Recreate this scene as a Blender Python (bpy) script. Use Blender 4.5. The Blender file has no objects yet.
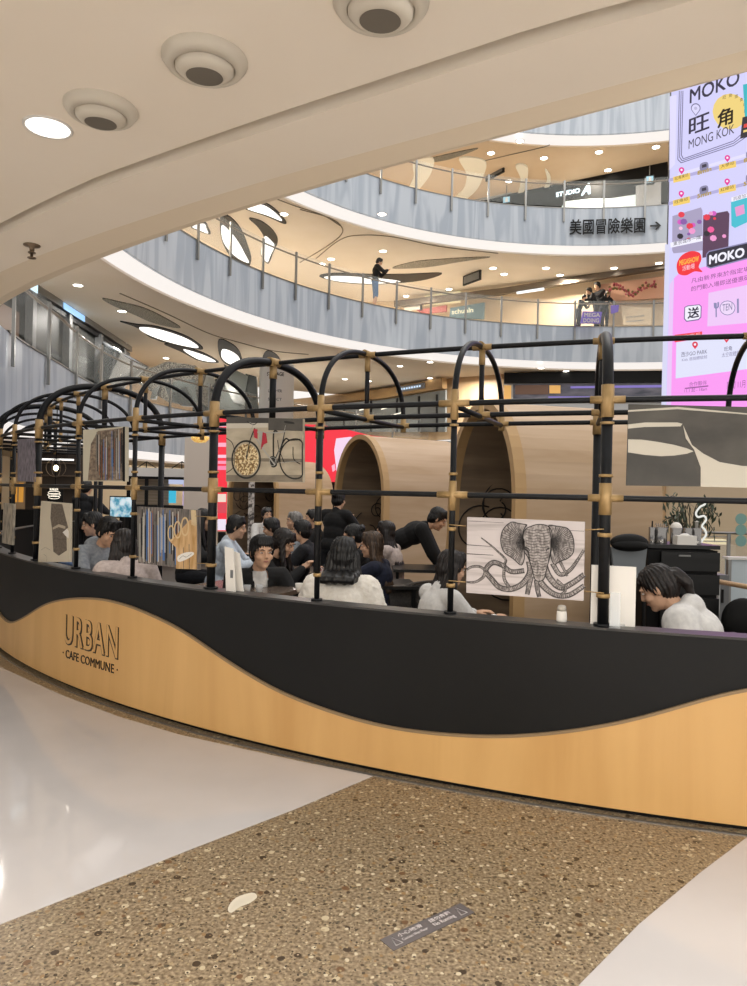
import bpy, bmesh, math, random
import numpy as np
from mathutils import Vector, Matrix, noise
random.seed(7)
SC = bpy.context.scene
COL = SC.collection
# ------------------------------------------------------------------ camera
H = 1.55; F = 720.0; ROLL = math.radians(1.25)
cr, sr = math.cos(ROLL), math.sin(ROLL)
cam_d = bpy.data.cameras.new('camera'); cam = bpy.data.objects.new('camera', cam_d); COL.objects.link(cam)
cam_d.sensor_fit = 'VERTICAL'; cam_d.sensor_height = 36.0; cam_d.lens = F / 986 * 36.0; cam_d.clip_end = 300
cam.matrix_world = Matrix(((cr, -sr, 0, 0), (0, 0, -1, 0), (sr, cr, 0, H), (0, 0, 0, 1)))
SC.camera = cam
# ------------------------------------------------------------------ world, lights, exposure
w = bpy.data.worlds.new('mall_daylight'); SC.world = w; w.use_nodes = True
bg = w.node_tree.nodes['Background']; bg.inputs[0].default_value = (1.0, .955, .90, 1); bg.inputs[1].default_value = 1.0
SC.view_settings.view_transform = 'Standard'; SC.view_settings.look = 'None'
SC.view_settings.gamma = 1; SC.view_settings.exposure = 0.0; SC.view_settings.use_curve_mapping = False
try:
    SC.cycles.use_denoising = True; SC.cycles.max_bounces = 8; SC.cycles.diffuse_bounces = 4
    SC.cycles.transparent_max_bounces = 24; SC.cycles.sample_clamp_indirect = 4
except Exception: pass
def area(name, loc, size, power, rot=(0, 0, 0), color=(1, .94, .86)):
    d = bpy.data.lights.new(name, 'AREA'); d.shape = 'DISK'; d.size = size; d.energy = power; d.color = color
    o = bpy.data.objects.new(name, d); COL.objects.link(o); o.location = loc; o.rotation_euler = rot; return o
area('atrium_fill_lamp', (8, 15, 21), 16, 1500, color=(1, .97, .94))  # added area lamp filling the atrium from above; the skylight is only assumed
for q in ((-2.4, 1.2), (-.4, .2), (1.6, -.6), (3.4, .4), (-4.2, 2.6), (-1.2, -2.2), (2.4, -3), (.6, 1.4), (-5.8, -.5), (-3.5, -2.6), (0, -3.6), (4.2, -2.0), (-1.8, -4.4), (-5.2, -3.6), (1.4, -1.6)):
    area('near_fill_lamp', (q[0], q[1], 2.60), .16, 24 if q[1] > -.8 else 60, color=(1, .95, .88))  # added fill lamps, out of view, to brighten the near floor and ceiling

# ------------------------------------------------------------------ pixel helpers
def ray(px, py):
    u = px - 373.5; v = 493 - py
    return (u * cr - v * sr) / F, (u * sr + v * cr) / F
def at(px, py, Y):
    a, b = ray(px, py); return Vector((a * Y, Y, H + b * Y))
def onz(px, py, z):
    a, b = ray(px, py); Y = (z - H) / b; return Vector((a * Y, Y, z))
class Plane:
    """vertical plane; local x along it (to the right), local z up, local -y towards the viewer"""
    def __init__(s, origin, xdir):
        s.o = Vector(origin); s.x = Vector((xdir[0], xdir[1], 0)).normalized(); s.y = Vector((0, 0, 1)).cross(s.x)
        s.rz = math.atan2(s.x.y, s.x.x)
    def uv(s, px, py):
        a, b = ray(px, py); d = Vector((a, 1, b)); c = Vector((0, 0, H))
        t = (s.o - c).dot(s.y) / d.dot(s.y); p = c + d * t - s.o
        return p.dot(s.x), p.z
# ------------------------------------------------------------------ materials
def lin(c):
    if isinstance(c, str):
        c = tuple(int(c[i:i+2], 16) / 255 for i in (0, 2, 4))
    return tuple(((x + .055) / 1.055) ** 2.4 if x > .04045 else x / 12.92 for x in c)
MATS = {}
def mat(name, col, rough=.5, metal=0, emit=None, es=1.0, alpha=None, trans=0, coat=0, spec=None):
    if name in MATS: return MATS[name]
    m = bpy.data.materials.new(name); m.use_nodes = True; b = m.node_tree.nodes['Principled BSDF']
    b.inputs['Base Color'].default_value = (*lin(col), 1); b.inputs['Roughness'].default_value = rough
    b.inputs['Metallic'].default_value = metal
    if emit is not None:
        b.inputs['Emission Color'].default_value = (*lin(emit), 1); b.inputs['Emission Strength'].default_value = es
    if alpha is not None: b.inputs['Alpha'].default_value = alpha
    if trans: b.inputs['Transmission Weight'].default_value = trans
    if coat: b.inputs['Coat Weight'].default_value = coat
    if spec is not None: b.inputs['Specular IOR Level'].default_value = spec
    MATS[name] = m; return m
def noisy(name, c1, c2, scale=(8, 8, 8), detail=4, rough=.5, metal=0, bump=0, kind='noise', ramp=(.35, .65), coord='Object', dist=0, coat=0, es=0):
    if name in MATS: return MATS[name]
    m = mat(name, c1, rough, metal, coat=coat); nt = m.node_tree; N = nt.nodes; L = nt.links; b = N['Principled BSDF']
    tc = N.new('ShaderNodeTexCoord'); mp = N.new('ShaderNodeMapping'); mp.inputs['Scale'].default_value = scale
    L.new(tc.outputs[coord], mp.inputs[0])
    if kind == 'wave':
        t = N.new('ShaderNodeTexWave'); t.inputs['Scale'].default_value = 1; t.inputs['Distortion'].default_value = dist
        t.inputs['Detail'].default_value = detail; t.inputs['Detail Scale'].default_value = 1.5; o = t.outputs['Fac']
    elif kind == 'voronoi':
        t = N.new('ShaderNodeTexVoronoi'); t.inputs['Scale'].default_value = 1; o = t.outputs['Distance']
    else:
        t = N.new('ShaderNodeTexNoise'); t.inputs['Scale'].default_value = 1; t.inputs['Detail'].default_value = detail
        t.inputs['Distortion'].default_value = dist; o = t.outputs['Fac']
    L.new(mp.outputs[0], t.inputs['Vector'])
    r = N.new('ShaderNodeValToRGB'); r.color_ramp.elements[0].position = ramp[0]; r.color_ramp.elements[1].position = ramp[1]
    r.color_ramp.elements[0].color = (*lin(c1), 1); r.color_ramp.elements[1].color = (*lin(c2), 1)
    L.new(o, r.inputs[0]); L.new(r.outputs[0], b.inputs['Base Color'])
    if es:
        L.new(r.outputs[0], b.inputs['Emission Color']); b.inputs['Emission Strength'].default_value = es
    if bump:
        bp = N.new('ShaderNodeBump'); bp.inputs['Strength'].default_value = bump; bp.inputs['Distance'].default_value = .01
        L.new(o, bp.inputs['Height']); L.new(bp.outputs[0], b.inputs['Normal'])
    return m
def terrazzo():
    m = mat('terrazzo', 'A08F6E', .32); nt = m.node_tree; N = nt.nodes; L = nt.links; b = N['Principled BSDF']
    tc = N.new('ShaderNodeTexCoord'); base = None
    nz = N.new('ShaderNodeTexNoise'); nz.inputs['Scale'].default_value = 70; nz.inputs['Detail'].default_value = 5
    L.new(tc.outputs['Object'], nz.inputs['Vector'])
    r0 = N.new('ShaderNodeValToRGB'); r0.color_ramp.elements[0].position = .35; r0.color_ramp.elements[1].position = .68
    r0.color_ramp.elements[0].color = (*lin('64543F'), 1); r0.color_ramp.elements[1].color = (*lin('A08F74'), 1)
    L.new(nz.outputs['Fac'], r0.inputs[0]); cur = r0.outputs[0]
    for sc, thr, cols, rnd in ((19, .27, ('3E3020', '8B7656', 'B5A78A', '6A4E33'), .62), (36, .3, ('4A3B28', 'BDB196', '8A6F4C', '5C5240'), .5), (72, .33, ('584832', 'AFA284', '9A8867', '40372A'), .4)):
        wp = N.new('ShaderNodeTexNoise'); wp.inputs['Scale'].default_value = sc * .8; L.new(tc.outputs['Object'], wp.inputs['Vector'])
        mx0 = N.new('ShaderNodeMix'); mx0.data_type = 'VECTOR'; mx0.inputs[0].default_value = .02
        L.new(tc.outputs['Object'], mx0.inputs[4]); L.new(wp.outputs['Color'], mx0.inputs[5])
        v = N.new('ShaderNodeTexVoronoi'); v.inputs['Scale'].default_value = sc; v.inputs['Randomness'].default_value = 1
        L.new(mx0.outputs[1], v.inputs['Vector'])
        lt = N.new('ShaderNodeMath'); lt.operation = 'LESS_THAN'; lt.inputs[1].default_value = thr; L.new(v.outputs['Distance'], lt.inputs[0])
        sep = N.new('ShaderNodeSeparateColor'); L.new(v.outputs['Color'], sep.inputs[0])
        gt = N.new('ShaderNodeMath'); gt.operation = 'GREATER_THAN'; gt.inputs[1].default_value = rnd; L.new(sep.outputs[1], gt.inputs[0])
        mu = N.new('ShaderNodeMath'); mu.operation = 'MULTIPLY'; L.new(lt.outputs[0], mu.inputs[0]); L.new(gt.outputs[0], mu.inputs[1])
        cr_ = N.new('ShaderNodeValToRGB'); cr_.color_ramp.interpolation = 'CONSTANT'
        e = cr_.color_ramp.elements; e[0].position = 0; e[0].color = (*lin(cols[0]), 1); e[1].position = .25; e[1].color = (*lin(cols[1]), 1)
        for q, p in ((2, .5), (3, .75)):
            x = e.new(p); x.color = (*lin(cols[q]), 1)
        L.new(sep.outputs[0], cr_.inputs[0])
        mx = N.new('ShaderNodeMix'); mx.data_type = 'RGBA'; L.new(mu.outputs[0], mx.inputs[0]); L.new(cur, mx.inputs[6]); L.new(cr_.outputs[0], mx.inputs[7]); cur = mx.outputs[2]
    L.new(cur, b.inputs['Base Color']); return m
def plywood(name, c1, c2, sc=(2.2, 2.2, .25), rough=.42):
    m = noisy(name, c1, c2, scale=sc, detail=6, rough=rough, ramp=(.3, .75), dist=.6); return m
def emis(name, col, s=1.0):
    m = mat(name, '101010', .4, emit=col, es=s); return m
M = dict(
    black=noisy('black_laminate', '090909', '0D0D0D', (3, 3, 3), rough=.55),
    ply=plywood('birch_plywood', 'C2965B', 'D8AE71', (3.0, 3.0, .35)),
    plyedge=mat('plywood_edge', '8A7355', .6), ledge=noisy('ledge_grey', '2E2D2C', '3A3836', (6, 6, 6), rough=.35),
    pipe=noisy('black_steel_pipe', '0B0C0E', '131518', (20, 20, 20), rough=.42), brass=noisy('brushed_brass', 'A48656', 'B8996A', (30, 30, 8), rough=.45, metal=.4),
    marble=noisy('white_marble', 'BDB9B8', 'C6C2C1', (1.2, 1.2, 1.2), rough=.06), terr=terrazzo(),
    ceil=noisy('ceiling_paint', 'EBE2D3', 'EFE7DA', (1, 1, 1), rough=.75), ceil_t=noisy('tan_ceiling_paint', 'DCC2A2', 'E0C8AA', (1, 1, 1), rough=.7), ceil_w=noisy('warm_ceiling_paint', 'EFE4D4', 'F2E8DA', (1, 1, 1), rough=.7),
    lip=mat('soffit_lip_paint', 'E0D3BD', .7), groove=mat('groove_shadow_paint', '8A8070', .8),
    fascia=noisy('frosted_fascia_glass', 'A6B1BF', 'BEC7D2', (1.3, 1.3, .12), detail=2, rough=.3, dist=2.6, ramp=(.40, .56)),
    steel=mat('satin_steel', '8E8E8C', .3, .8), darksteel=mat('dark_steel', '4A4A4A', .35, .7), rail=mat('bronze_rail', '7A6A58', .35, .5),
    glass=mat('clear_glass', 'E8F0EE', .03, alpha=.08, spec=.4), cove=emis('cove_light', 'FFF8F2', .95), lamp=emis('downlight_glow', 'FFF6E6', 14),
    gfloor=mat('gallery_floor_stone', 'E6E0D6', .35),
    panel=emis('white_light_panel', 'FFFBF4', 1.6), white=mat('white_satin', 'E4E2DE', .4), offwhite=mat('off_white_card', 'ECE8E0', .6),
    dark=mat('dark_grey', '171718', .5, spec=.3), vdark=mat('near_black', '090909', .6, spec=.25), grey=mat('mid_grey', '6E7072', .45), lgrey=mat('light_grey', 'B8BABC', .5),
    tan=noisy('tan_veneer', 'C2A27A', 'CBAE88', (2, 2, .5), rough=.5), creamwall=mat('cream_wall', 'D8C6A8', .6), chrome=mat('chrome', '8E8C8A', .22, .95),
    mirror=mat('mirror_panel', 'B8BCC0', .12, .9), mesh=noisy('perforated_metal', '4E4A42', 'A09A8C', (30, 30, 30), detail=2, rough=.5, ramp=(.42, .58)), cafe=noisy('cafe_floor_wood', '3A2F26', '4C3E31', (2, 8, 2), rough=.45),
    acrylic=mat('clear_acrylic', 'F0F4F6', .05, alpha=.3), paper=mat('print_paper', 'C9C2BC', .6))
for k_ in ('black', 'pipe'): M[k_].node_tree.nodes['Principled BSDF'].inputs['Specular IOR Level'].default_value = .3
# ------------------------------------------------------------------ mesh builder
class MB:
    def __init__(s): s.v = []; s.f = []; s.sm = []
    def add(s, vs, fs, smooth=False):
        o = len(s.v); s.v += [tuple(v) for v in vs]; s.f += [tuple(i + o for i in f) for f in fs]; s.sm += [smooth] * len(fs); return s
    def box(s, c, size, rz=0, M4=None):
        x, y, z = (q / 2 for q in size); vs = []
        for i in range(8):
            p = Vector(((x if i & 1 else -x), (y if i & 2 else -y), (z if i & 4 else -z)))
            if rz: p = Matrix.Rotation(rz, 3, 'Z') @ p
            if M4: p = M4 @ p
            vs.append(p + Vector(c))
        return s.add(vs, [(0, 2, 3, 1), (4, 5, 7, 6), (0, 1, 5, 4), (2, 6, 7, 3), (0, 4, 6, 2), (1, 3, 7, 5)])
    def tube(s, pts, r, n=10, cap=True, closed=False):
        pts = [Vector(p) for p in pts]; k = len(pts); rs = r if hasattr(r, '__len__') else [r] * k; rings = []; prev = None
        for i, p in enumerate(pts):
            if closed: t = pts[(i + 1) % k] - pts[i - 1]
            else: t = pts[min(i + 1, k - 1)] - pts[max(i - 1, 0)]
            t = t.normalized() if t.length > 1e-9 else Vector((0, 0, 1))
            if prev is None:
                a = t.cross(Vector((0, 0, 1)) if abs(t.z) < .9 else Vector((1, 0, 0))).normalized()
            else:
                a = (prev - t * prev.dot(t)); a = a.normalized() if a.length > 1e-6 else t.orthogonal().normalized()
            prev = a; b = t.cross(a)
            rings.append([p + (a * math.cos(2 * math.pi * j / n) + b * math.sin(2 * math.pi * j / n)) * rs[i] for j in range(n)])
        vs = [v for q in rings for v in q]; fs = []
        for i in range(k if closed else k - 1):
            i2 = (i + 1) % k
            for j in range(n):
                j2 = (j + 1) % n; fs.append((i * n + j, i * n + j2, i2 * n + j2, i2 * n + j))
        s.add(vs, fs, True)
        if cap and not closed:
            o = len(s.v) - len(vs); s.f.append(tuple(o + j for j in range(n))[::-1]); s.sm.append(False)
            s.f.append(tuple(o + (k - 1) * n + j for j in range(n))); s.sm.append(False)
        return s
    def lathe(s, prof, n=24, c=(0, 0, 0), M4=None, cap=True):
        vs = []; fs = []; k = len(prof); c = Vector(c)
        for r, z in prof:
            for j in range(n):
                p = Vector((r * math.cos(2 * math.pi * j / n), r * math.sin(2 * math.pi * j / n), z))
                if M4: p = M4 @ p
                vs.append(p + c)
        for i in range(k - 1):
            for j in range(n):
                j2 = (j + 1) % n; fs.append((i * n + j, i * n + j2, (i + 1) * n + j2, (i + 1) * n + j))
        s.add(vs, fs, True)
        if cap:
            o = len(s.v) - len(vs)
            if prof[0][0] > 1e-4: s.f.append(tuple(o + j for j in range(n))[::-1]); s.sm.append(False)
            if prof[-1][0] > 1e-4: s.f.append(tuple(o + (k - 1) * n + j for j in range(n))); s.sm.append(False)
        return s
    def prism(s, poly, z0, z1):
        """poly: list of (x, y); extruded along z"""
        n = len(poly); ar = sum(poly[i][0] * poly[(i + 1) % n][1] - poly[(i + 1) % n][0] * poly[i][1] for i in range(n))
        if ar < 0: poly = poly[::-1]
        vs = [(x, y, z0) for x, y in poly] + [(x, y, z1) for x, y in poly]
        fs = [tuple(range(n))[::-1], tuple(range(n, 2 * n))] + [(i, (i + 1) % n, n + (i + 1) % n, n + i) for i in range(n)]
        return s.add(vs, fs)
    def slab_xz(s, poly, y0, y1):
        """poly in (x, z), thickness along y"""
        n = len(poly); ar = sum(poly[i][0] * poly[(i + 1) % n][1] - poly[(i + 1) % n][0] * poly[i][1] for i in range(n))
        if ar < 0: poly = poly[::-1]
        y0, y1 = min(y0, y1), max(y0, y1)
        vs = [(x, y0, z) for x, z in poly] + [(x, y1, z) for x, z in poly]
        fs = [tuple(range(n)), tuple(range(n, 2 * n))[::-1]] + [(i, n + i, n + (i + 1) % n, (i + 1) % n) for i in range(n)]
        return s.add(vs, fs)
    def ell(s, c, r, R3=None, nu=14, nv=9):
        c = Vector(c); vs = []; fs = []
        for i in range(nv + 1):
            th = math.pi * i / nv
            for j in range(nu):
                ph = 2 * math.pi * j / nu
                p = Vector((r[0] * math.sin(th) * math.cos(ph), r[1] * math.sin(th) * math.sin(ph), -r[2] * math.cos(th)))
                if R3: p = R3 @ p
                vs.append(p + c)
        for i in range(nv):
            for j in range(nu):
                j2 = (j + 1) % nu; fs.append((i * nu + j, i * nu + j2, (i + 1) * nu + j2, (i + 1) * nu + j))
        return s.add(vs, fs, True)
    def caps(s, a, b, ra, rb, n=12):
        a = Vector(a); b = Vector(b); d = b - a; L = d.length
        if L < 1e-5: return s.ell(a, (ra,) * 3)
        d /= L; pts = []; rs = []
        for k in range(5):
            t = math.pi / 2 * k / 4; pts.append(a - d * ra * math.cos(t)); rs.append(max(ra * math.sin(t), 1e-4))
        for k in range(5):
            t = math.pi / 2 * k / 4; pts.append(b + d * rb * math.sin(t)); rs.append(max(rb * math.cos(t), 1e-4))
        return s.tube(pts, rs, n, cap=True)
    def grid(s, nu, nv, fn, smooth=True):
        vs = [fn(i / nu, j / nv) for j in range(nv + 1) for i in range(nu + 1)]
        fs = [(j * (nu + 1) + i, j * (nu + 1) + i + 1, (j + 1) * (nu + 1) + i + 1, (j + 1) * (nu + 1) + i) for j in range(nv) for i in range(nu)]
        return s.add(vs, fs, smooth)
    def mesh(s, name):
        m = bpy.data.meshes.new(name); m.from_pydata(s.v, [], s.f); m.update()
        m.polygons.foreach_set('use_smooth', s.sm); return m
    def build(s, name, material, parent=None, fix=True):
        m = s.mesh(name)
        if fix:
            bm = bmesh.new(); bm.from_mesh(m); bmesh.ops.recalc_face_normals(bm, faces=bm.faces[:]); bm.to_mesh(m); bm.free()
        return link(name, m, material, parent)
def link(name, mesh, material, parent=None):
    o = bpy.data.objects.new(name, mesh); COL.objects.link(o)
    if material: mesh.materials.clear(); mesh.materials.append(material)
    if parent: o.parent = parent
    return o
def tag(o, label=None, cat=None, group=None, kind=None):
    if label: o['label'] = label
    if cat: o['category'] = cat
    if group: o['group'] = group
    if kind: o['kind'] = kind
    return o
def thing(name, label, cat, loc=(0, 0, 0), rz=0, group=None, kind=None):
    o = bpy.data.objects.new(name, None); COL.objects.link(o); o.location = loc; o.rotation_euler = (0, 0, rz); o.empty_display_size = .1
    return tag(o, label, cat, group, kind)
def struct(name, mb, m, label=None, fix=True):
    o = mb.build(name, m, None, fix); o['kind'] = 'structure'
    if label: o['label'] = label
    return o
def kids(o): return [c for c in bpy.data.objects if c.parent == o]
def copy_tree(o, parent=None, childmap=None):
    c = o.copy(); COL.objects.link(c)
    if parent: c.parent = parent
    for ch in kids(o): copy_tree(ch, c)
    return c
def remesh(mb, name, voxel, smooth=3):
    me = mb.mesh('tmp'); o = bpy.data.objects.new('tmp', me); COL.objects.link(o)
    r = o.modifiers.new('r', 'REMESH'); r.mode = 'VOXEL'; r.voxel_size = voxel; r.use_smooth_shade = True
    if smooth:
        q = o.modifiers.new('s', 'SMOOTH'); q.factor = .5; q.iterations = smooth
    dg = bpy.context.evaluated_depsgraph_get(); dg.update()
    m = bpy.data.meshes.new_from_object(o.evaluated_get(dg)); m.name = name
    bpy.data.objects.remove(o); bpy.data.meshes.remove(me)
    m.polygons.foreach_set('use_smooth', [True] * len(m.polygons)); return m
def text_raw(s, extrude=.0, offset=0, spacing=1.0):
    m = text_raw0(s, extrude, 0, spacing)
    if offset > .004:
        bm = bmesh.new()
        for dx, dy in ((-1, -1), (1, -1), (-1, 1), (1, 1), (0, 0)):
            k = len(bm.verts); bm.from_mesh(m); bm.verts.ensure_lookup_table()
            for v in bm.verts[k:]: v.co.x += dx * offset; v.co.y += dy * offset
        bm.to_mesh(m); bm.free()
    return m
def text_raw0(s, extrude=.0, offset=0, spacing=1.0):
    c = bpy.data.curves.new('t', 'FONT'); c.body = s; c.size = 1; c.extrude = extrude; c.offset = offset; c.space_character = spacing; c.resolution_u = 3
    o = bpy.data.objects.new('t', c); COL.objects.link(o); dg = bpy.context.evaluated_depsgraph_get(); dg.update()
    m = bpy.data.meshes.new_from_object(o.evaluated_get(dg)); bpy.data.objects.remove(o); bpy.data.curves.remove(c)
    return m
def text_box(s, parent, x0, z0, x1, z1, y, material, name='lettering', offset=0, thick=.004, shear=0, spacing=1.0):
    """fit string s into the local box x0..x1, z0..z1 at depth y, facing -y"""
    m = text_raw(s, 0, offset, spacing); co = np.array([v.co[:] for v in m.vertices])
    if len(co) == 0: return None
    a = co.min(0); b = co.max(0); sx = (x1 - x0) / max(b[0] - a[0], 1e-6); sz = (z1 - z0) / max(b[1] - a[1], 1e-6)
    for v in m.vertices:
        X, Z = (v.co.x - a[0]) * sx, (v.co.y - a[1]) * sz
        v.co = (x0 + X + shear * Z, y, z0 + Z)
    bm = bmesh.new(); bm.from_mesh(m); bmesh.ops.remove_doubles(bm, verts=bm.verts[:], dist=1e-7)
    if thick:
        g = bmesh.ops.extrude_face_region(bm, geom=bm.faces[:]); 
        for v in g['geom']:
            if isinstance(v, bmesh.types.BMVert): v.co.y -= thick
    bmesh.ops.recalc_face_normals(bm, faces=bm.faces[:]); bm.to_mesh(m); bm.free()
    return link(name, m, material, parent)
def smoothpts(pts, n=6, closed=False):
    P = [Vector(p) for p in pts]; out = []; k = len(P)
    for i in range(k if closed else k - 1):
        g = (lambda q: P[q % k]) if closed else (lambda q: P[max(0, min(k - 1, q))])
        p0, p1, p2, p3 = g(i - 1), g(i), g(i + 1), g(i + 2)
        for j in range(n):
            t = j / n; out.append(.5 * ((2 * p1) + (p2 - p0) * t + (2 * p0 - 5 * p1 + 4 * p2 - p3) * t * t + (3 * p1 - p0 - 3 * p2 + p3) * t ** 3))
    if not closed: out.append(P[-1])
    return out

# ================================================================== STRUCTURE
def pol(c, r, a): return (c[0] + r * math.cos(a), c[1] + r * math.sin(a))
# ground floor
struct('floor', MB().box((4, 21, -.1), (70, 52, .2)), M['terr'], 'brown speckled terrazzo floor of the mall')
wl = [(-4.6, 8.3), (-3.72, 6.95), (-3.15, 6.13), (-2.29, 5.35), (-1.68, 4.86), (-1.18, 4.53), (-.39, 4.13), (.03, 3.94), (-.33, 3.53), (-.72, 3.13), (-1.28, 2.54), (-2.1, 1.3), (-3.4, -1.2), (-4.6, -5), (-20, -5), (-20, 12), (-7, 12)]
struct('floor', MB().prism(wl, .0, .0025), M['marble'], 'glossy white stone floor field on the left')
wr = [(1.77, 3.33), (1.39, 2.99), (1.0, 2.62), (.69, 2.29), (.1, 1.5), (-.6, .2), (-1.4, -2), (-1.8, -5), (12, -5), (12, 4.2), (6.5, 3.1), (4.2, 2.8), (2.9, 2.95)]
struct('floor', MB().prism(wr, .0, .0025), M['marble'], 'glossy white stone floor field on the right')
RC = (4.208, 12.898); RR = 9.823
mbf = MB(); mbf.lathe([(RR - .08, .0), (RR - .08, .004)], 96, (RC[0], RC[1], 0)); struct('floor', mbf, M['cafe'], 'dark floor inside the round cafe')
# galleries -------------------------------------------------------
def ring(cz, rf, a0, a1, zb, zt, level, outer, cove=True, ncol=110):
    A = [math.radians(a0 + (a1 - a0) * i / ncol) for i in range(ncol + 1)]
    def strip(rows, closed=False):
        m = MB(); k = len(rows); vs = []
        for a in A:
            for (dr, z) in rows: r = rf(a) + dr; vs.append((*pol(cz, r, a), z))
        fs = []
        for i in range(ncol):
            for j in range(k if closed else k - 1):
                j2 = (j + 1) % k; fs.append((i * k + j, i * k + j2, (i + 1) * k + j2, (i + 1) * k + j))
        m.add(vs, fs, False); m.f += []; return m
    struct('wall_' + level + '_fascia', strip([(0, zb), (0, zt), (.12, zt), (.12, zb)], True), M['fascia'], 'pale blue frosted glass fascia of the ' + level + ' gallery')
    struct('trim_' + level, strip([(-.02, zt), (-.02, zt + .03), (.14, zt + .03), (.14, zt)], True), M['steel'])
    if cove:
        struct('trim_' + level + '_cove', strip([(.13, zb + .02), (.05, zb - .02), (.5, zb - .2), (.58, zb - .16)], True), M['cove'], 'glowing white light cove under the ' + level + ' gallery')
        struct('ceiling', strip([(.5, zb - .26), (.5, zb - .2), (.56, zb - .2), (outer, zb - .2), (outer, zb - .26)], True), M['ceil_t' if level == 'fourth' else 'ceil_w'], 'cream ceiling under the ' + level + ' gallery')
    struct('floor', strip([(.12, zt - .25), (.12, zt - .02), (outer, zt - .02), (outer, zt - .25)], True), M['gfloor'], 'floor slab of the ' + level + ' gallery')
def railing(cz, rf, a0, a1, zt, step, label, ph=0, hh=1.05):
    t = thing('glass_railing', label, 'railing', (cz[0], cz[1], zt))
    n = int((a1 - a0) / step); pts = []; post = None
    for i in range(n * 4 + 1):
        a = math.radians(a0 + ph + step * i / 4); r = rf(a); p = pol((0, 0), r - .02, a); pts.append((p[0], p[1], hh - .12))
    MB().tube(pts, .028, 8).build('handrail', M['rail'], t)
    for i in range(n + 1):
        a = math.radians(a0 + ph + step * i); r = rf(a)
        if post is None:
            post = MB().box((0, 0, (hh - .55) / 2), (.05, .07, hh + .55)).build('post', M['steel'], t); o = post
        else: o = post.copy(); COL.objects.link(o); o.parent = t
        p = pol((0, 0), r - .06, a); o.location = (p[0], p[1], 0); o.rotation_euler = (0, 0, a)
        if i < n:
            a2 = math.radians(a0 + ph + step * (i + 1)); r2 = rf(a2); q = pol((0, 0), r2 - .06, a2)
            d = Vector((q[0] - p[0], q[1] - p[1], 0)); L = d.length
            g = MB().box((0, 0, hh / 2 + .0), (L - .08, .012, hh - .06)).build('glass_panel', M['glass'], t)
            g.location = ((p[0] + q[0]) / 2, (p[1] + q[1]) / 2, .02); g.rotation_euler = (0, 0, math.atan2(d.y, d.x))
    return t
cA = (8.1, 15.15); cC = (7.25, 15.4); cB = (12.14, 16.95)
ring(cA, lambda a: 14.05, 8, 205, 7.05, 8.47, 'second', 11.5)
ring(cC, lambda a: 12.72, 8, 200, 11.40, 12.83, 'third', 11.5)
ring(cC, lambda a: 12.72, 8, 200, 15.72, 17.4, 'fourth', 9)
railing(cA, lambda a: 14.05, 40, 190, 8.47, 6.3, 'curved glass railing with steel posts on the lower of two galleries across the void')
railing(cC, lambda a: 12.72, 40, 190, 12.83, 6.9, 'curved glass railing above the black direction lettering, under the top gallery', ph=2)
# first gallery / soffit over the viewer
ZN = 2.60
E_ = [(0, 303), (115, 252), (300, 192), (374, 172), (480, 142), (668, 97), (747, 76)]
Lp = [(0, 418.5), (60, 435), (126, 450), (195, 457)]
def polar(p): 
    d = (p[0] - cB[0], p[1] - cB[1]); return (math.degrees(math.atan2(d[1], d[0])) % 360, math.hypot(*d))
PB = sorted([polar(onz(*q, ZN)) for q in E_ + Lp]); pa = np.array([p[0] for p in PB]); prr = np.array([p[1] for p in PB])
AG = np.linspace(60, 330, 541); RG = np.interp(AG, pa, prr); kk = np.exp(-np.linspace(-2, 2, 17) ** 2); kk /= kk.sum()
RG = np.convolve(np.r_[[RG[0]] * 8, RG, [RG[-1]] * 8], kk, 'valid')
def rB(a): return float(np.interp(math.degrees(a) % 360, AG, RG))
def rfit(pts):
    q = sorted([polar(onz(*p, ZN)) for p in pts]); xa = [p[0] for p in q]; ya = [p[1] - float(np.interp(p[0], AG, RG)) for p in q]
    return lambda a: float(np.interp(math.degrees(a) % 360, xa, ya))
dmid = rfit([(0, 272), (140, 220), (374, 150), (560, 100), (747, 50)]); dgr = rfit([(0, 232), (100, 185), (200, 150), (374, 93), (560, 33), (680, 2)])
def nstrip(rows, a0, a1, n=160):
    m = MB(); vs = []; fs = []; k = None
    for i in range(n + 1):
        a = math.radians(a0 + (a1 - a0) * i / n); R_ = rows(a); k = len(R_)
        for r, z in R_: vs.append((*pol(cB, r, a), z))
    for i in range(n):
        for j in range(k - 1): fs.append((i * k + j, i * k + j + 1, (i + 1) * k + j + 1, (i + 1) * k + j))
    return m.add(vs, fs)
N0, N1 = 196, 262
struct('ceiling', nstrip(lambda a: [(rB(a) + dmid(a) - .0, ZN), (rB(a) + dgr(a) - .012, ZN), (rB(a) + dgr(a) - .012, ZN + .06)], N0, N1), M['ceil'], 'smooth soffit band along the edge of the ceiling overhead', False)
struct('ceiling', nstrip(lambda a: [(rB(a), ZN), (rB(a) + dmid(a) * .3, ZN - .012), (rB(a) + dmid(a), ZN)], N0, N1), M['lip'], 'curved edge of the soffit overhead', False)
struct('ceiling', nstrip(lambda a: [(rB(a) + dgr(a) + .02, ZN + .06), (rB(a) + dgr(a) + .02, ZN + .018), (rB(a) + 1.5, ZN + .018), (rB(a) + 11, ZN + .018)], N0, N1), M['ceil'], 'cream ceiling overhead with round air nozzles and a downlight', False)
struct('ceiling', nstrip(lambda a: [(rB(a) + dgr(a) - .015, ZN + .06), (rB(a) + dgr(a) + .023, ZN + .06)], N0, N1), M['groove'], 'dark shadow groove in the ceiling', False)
struct('wall_first_gallery_edge', nstrip(lambda a: [(rB(a), ZN), (rB(a), ZN + 1.45)], N0, N1), M['fascia'], None, False)
struct('floor', nstrip(lambda a: [(rB(a), ZN + 1.45), (rB(a) + 11, ZN + 1.45)], N0, N1), M['creamwall'], None, False)
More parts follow.
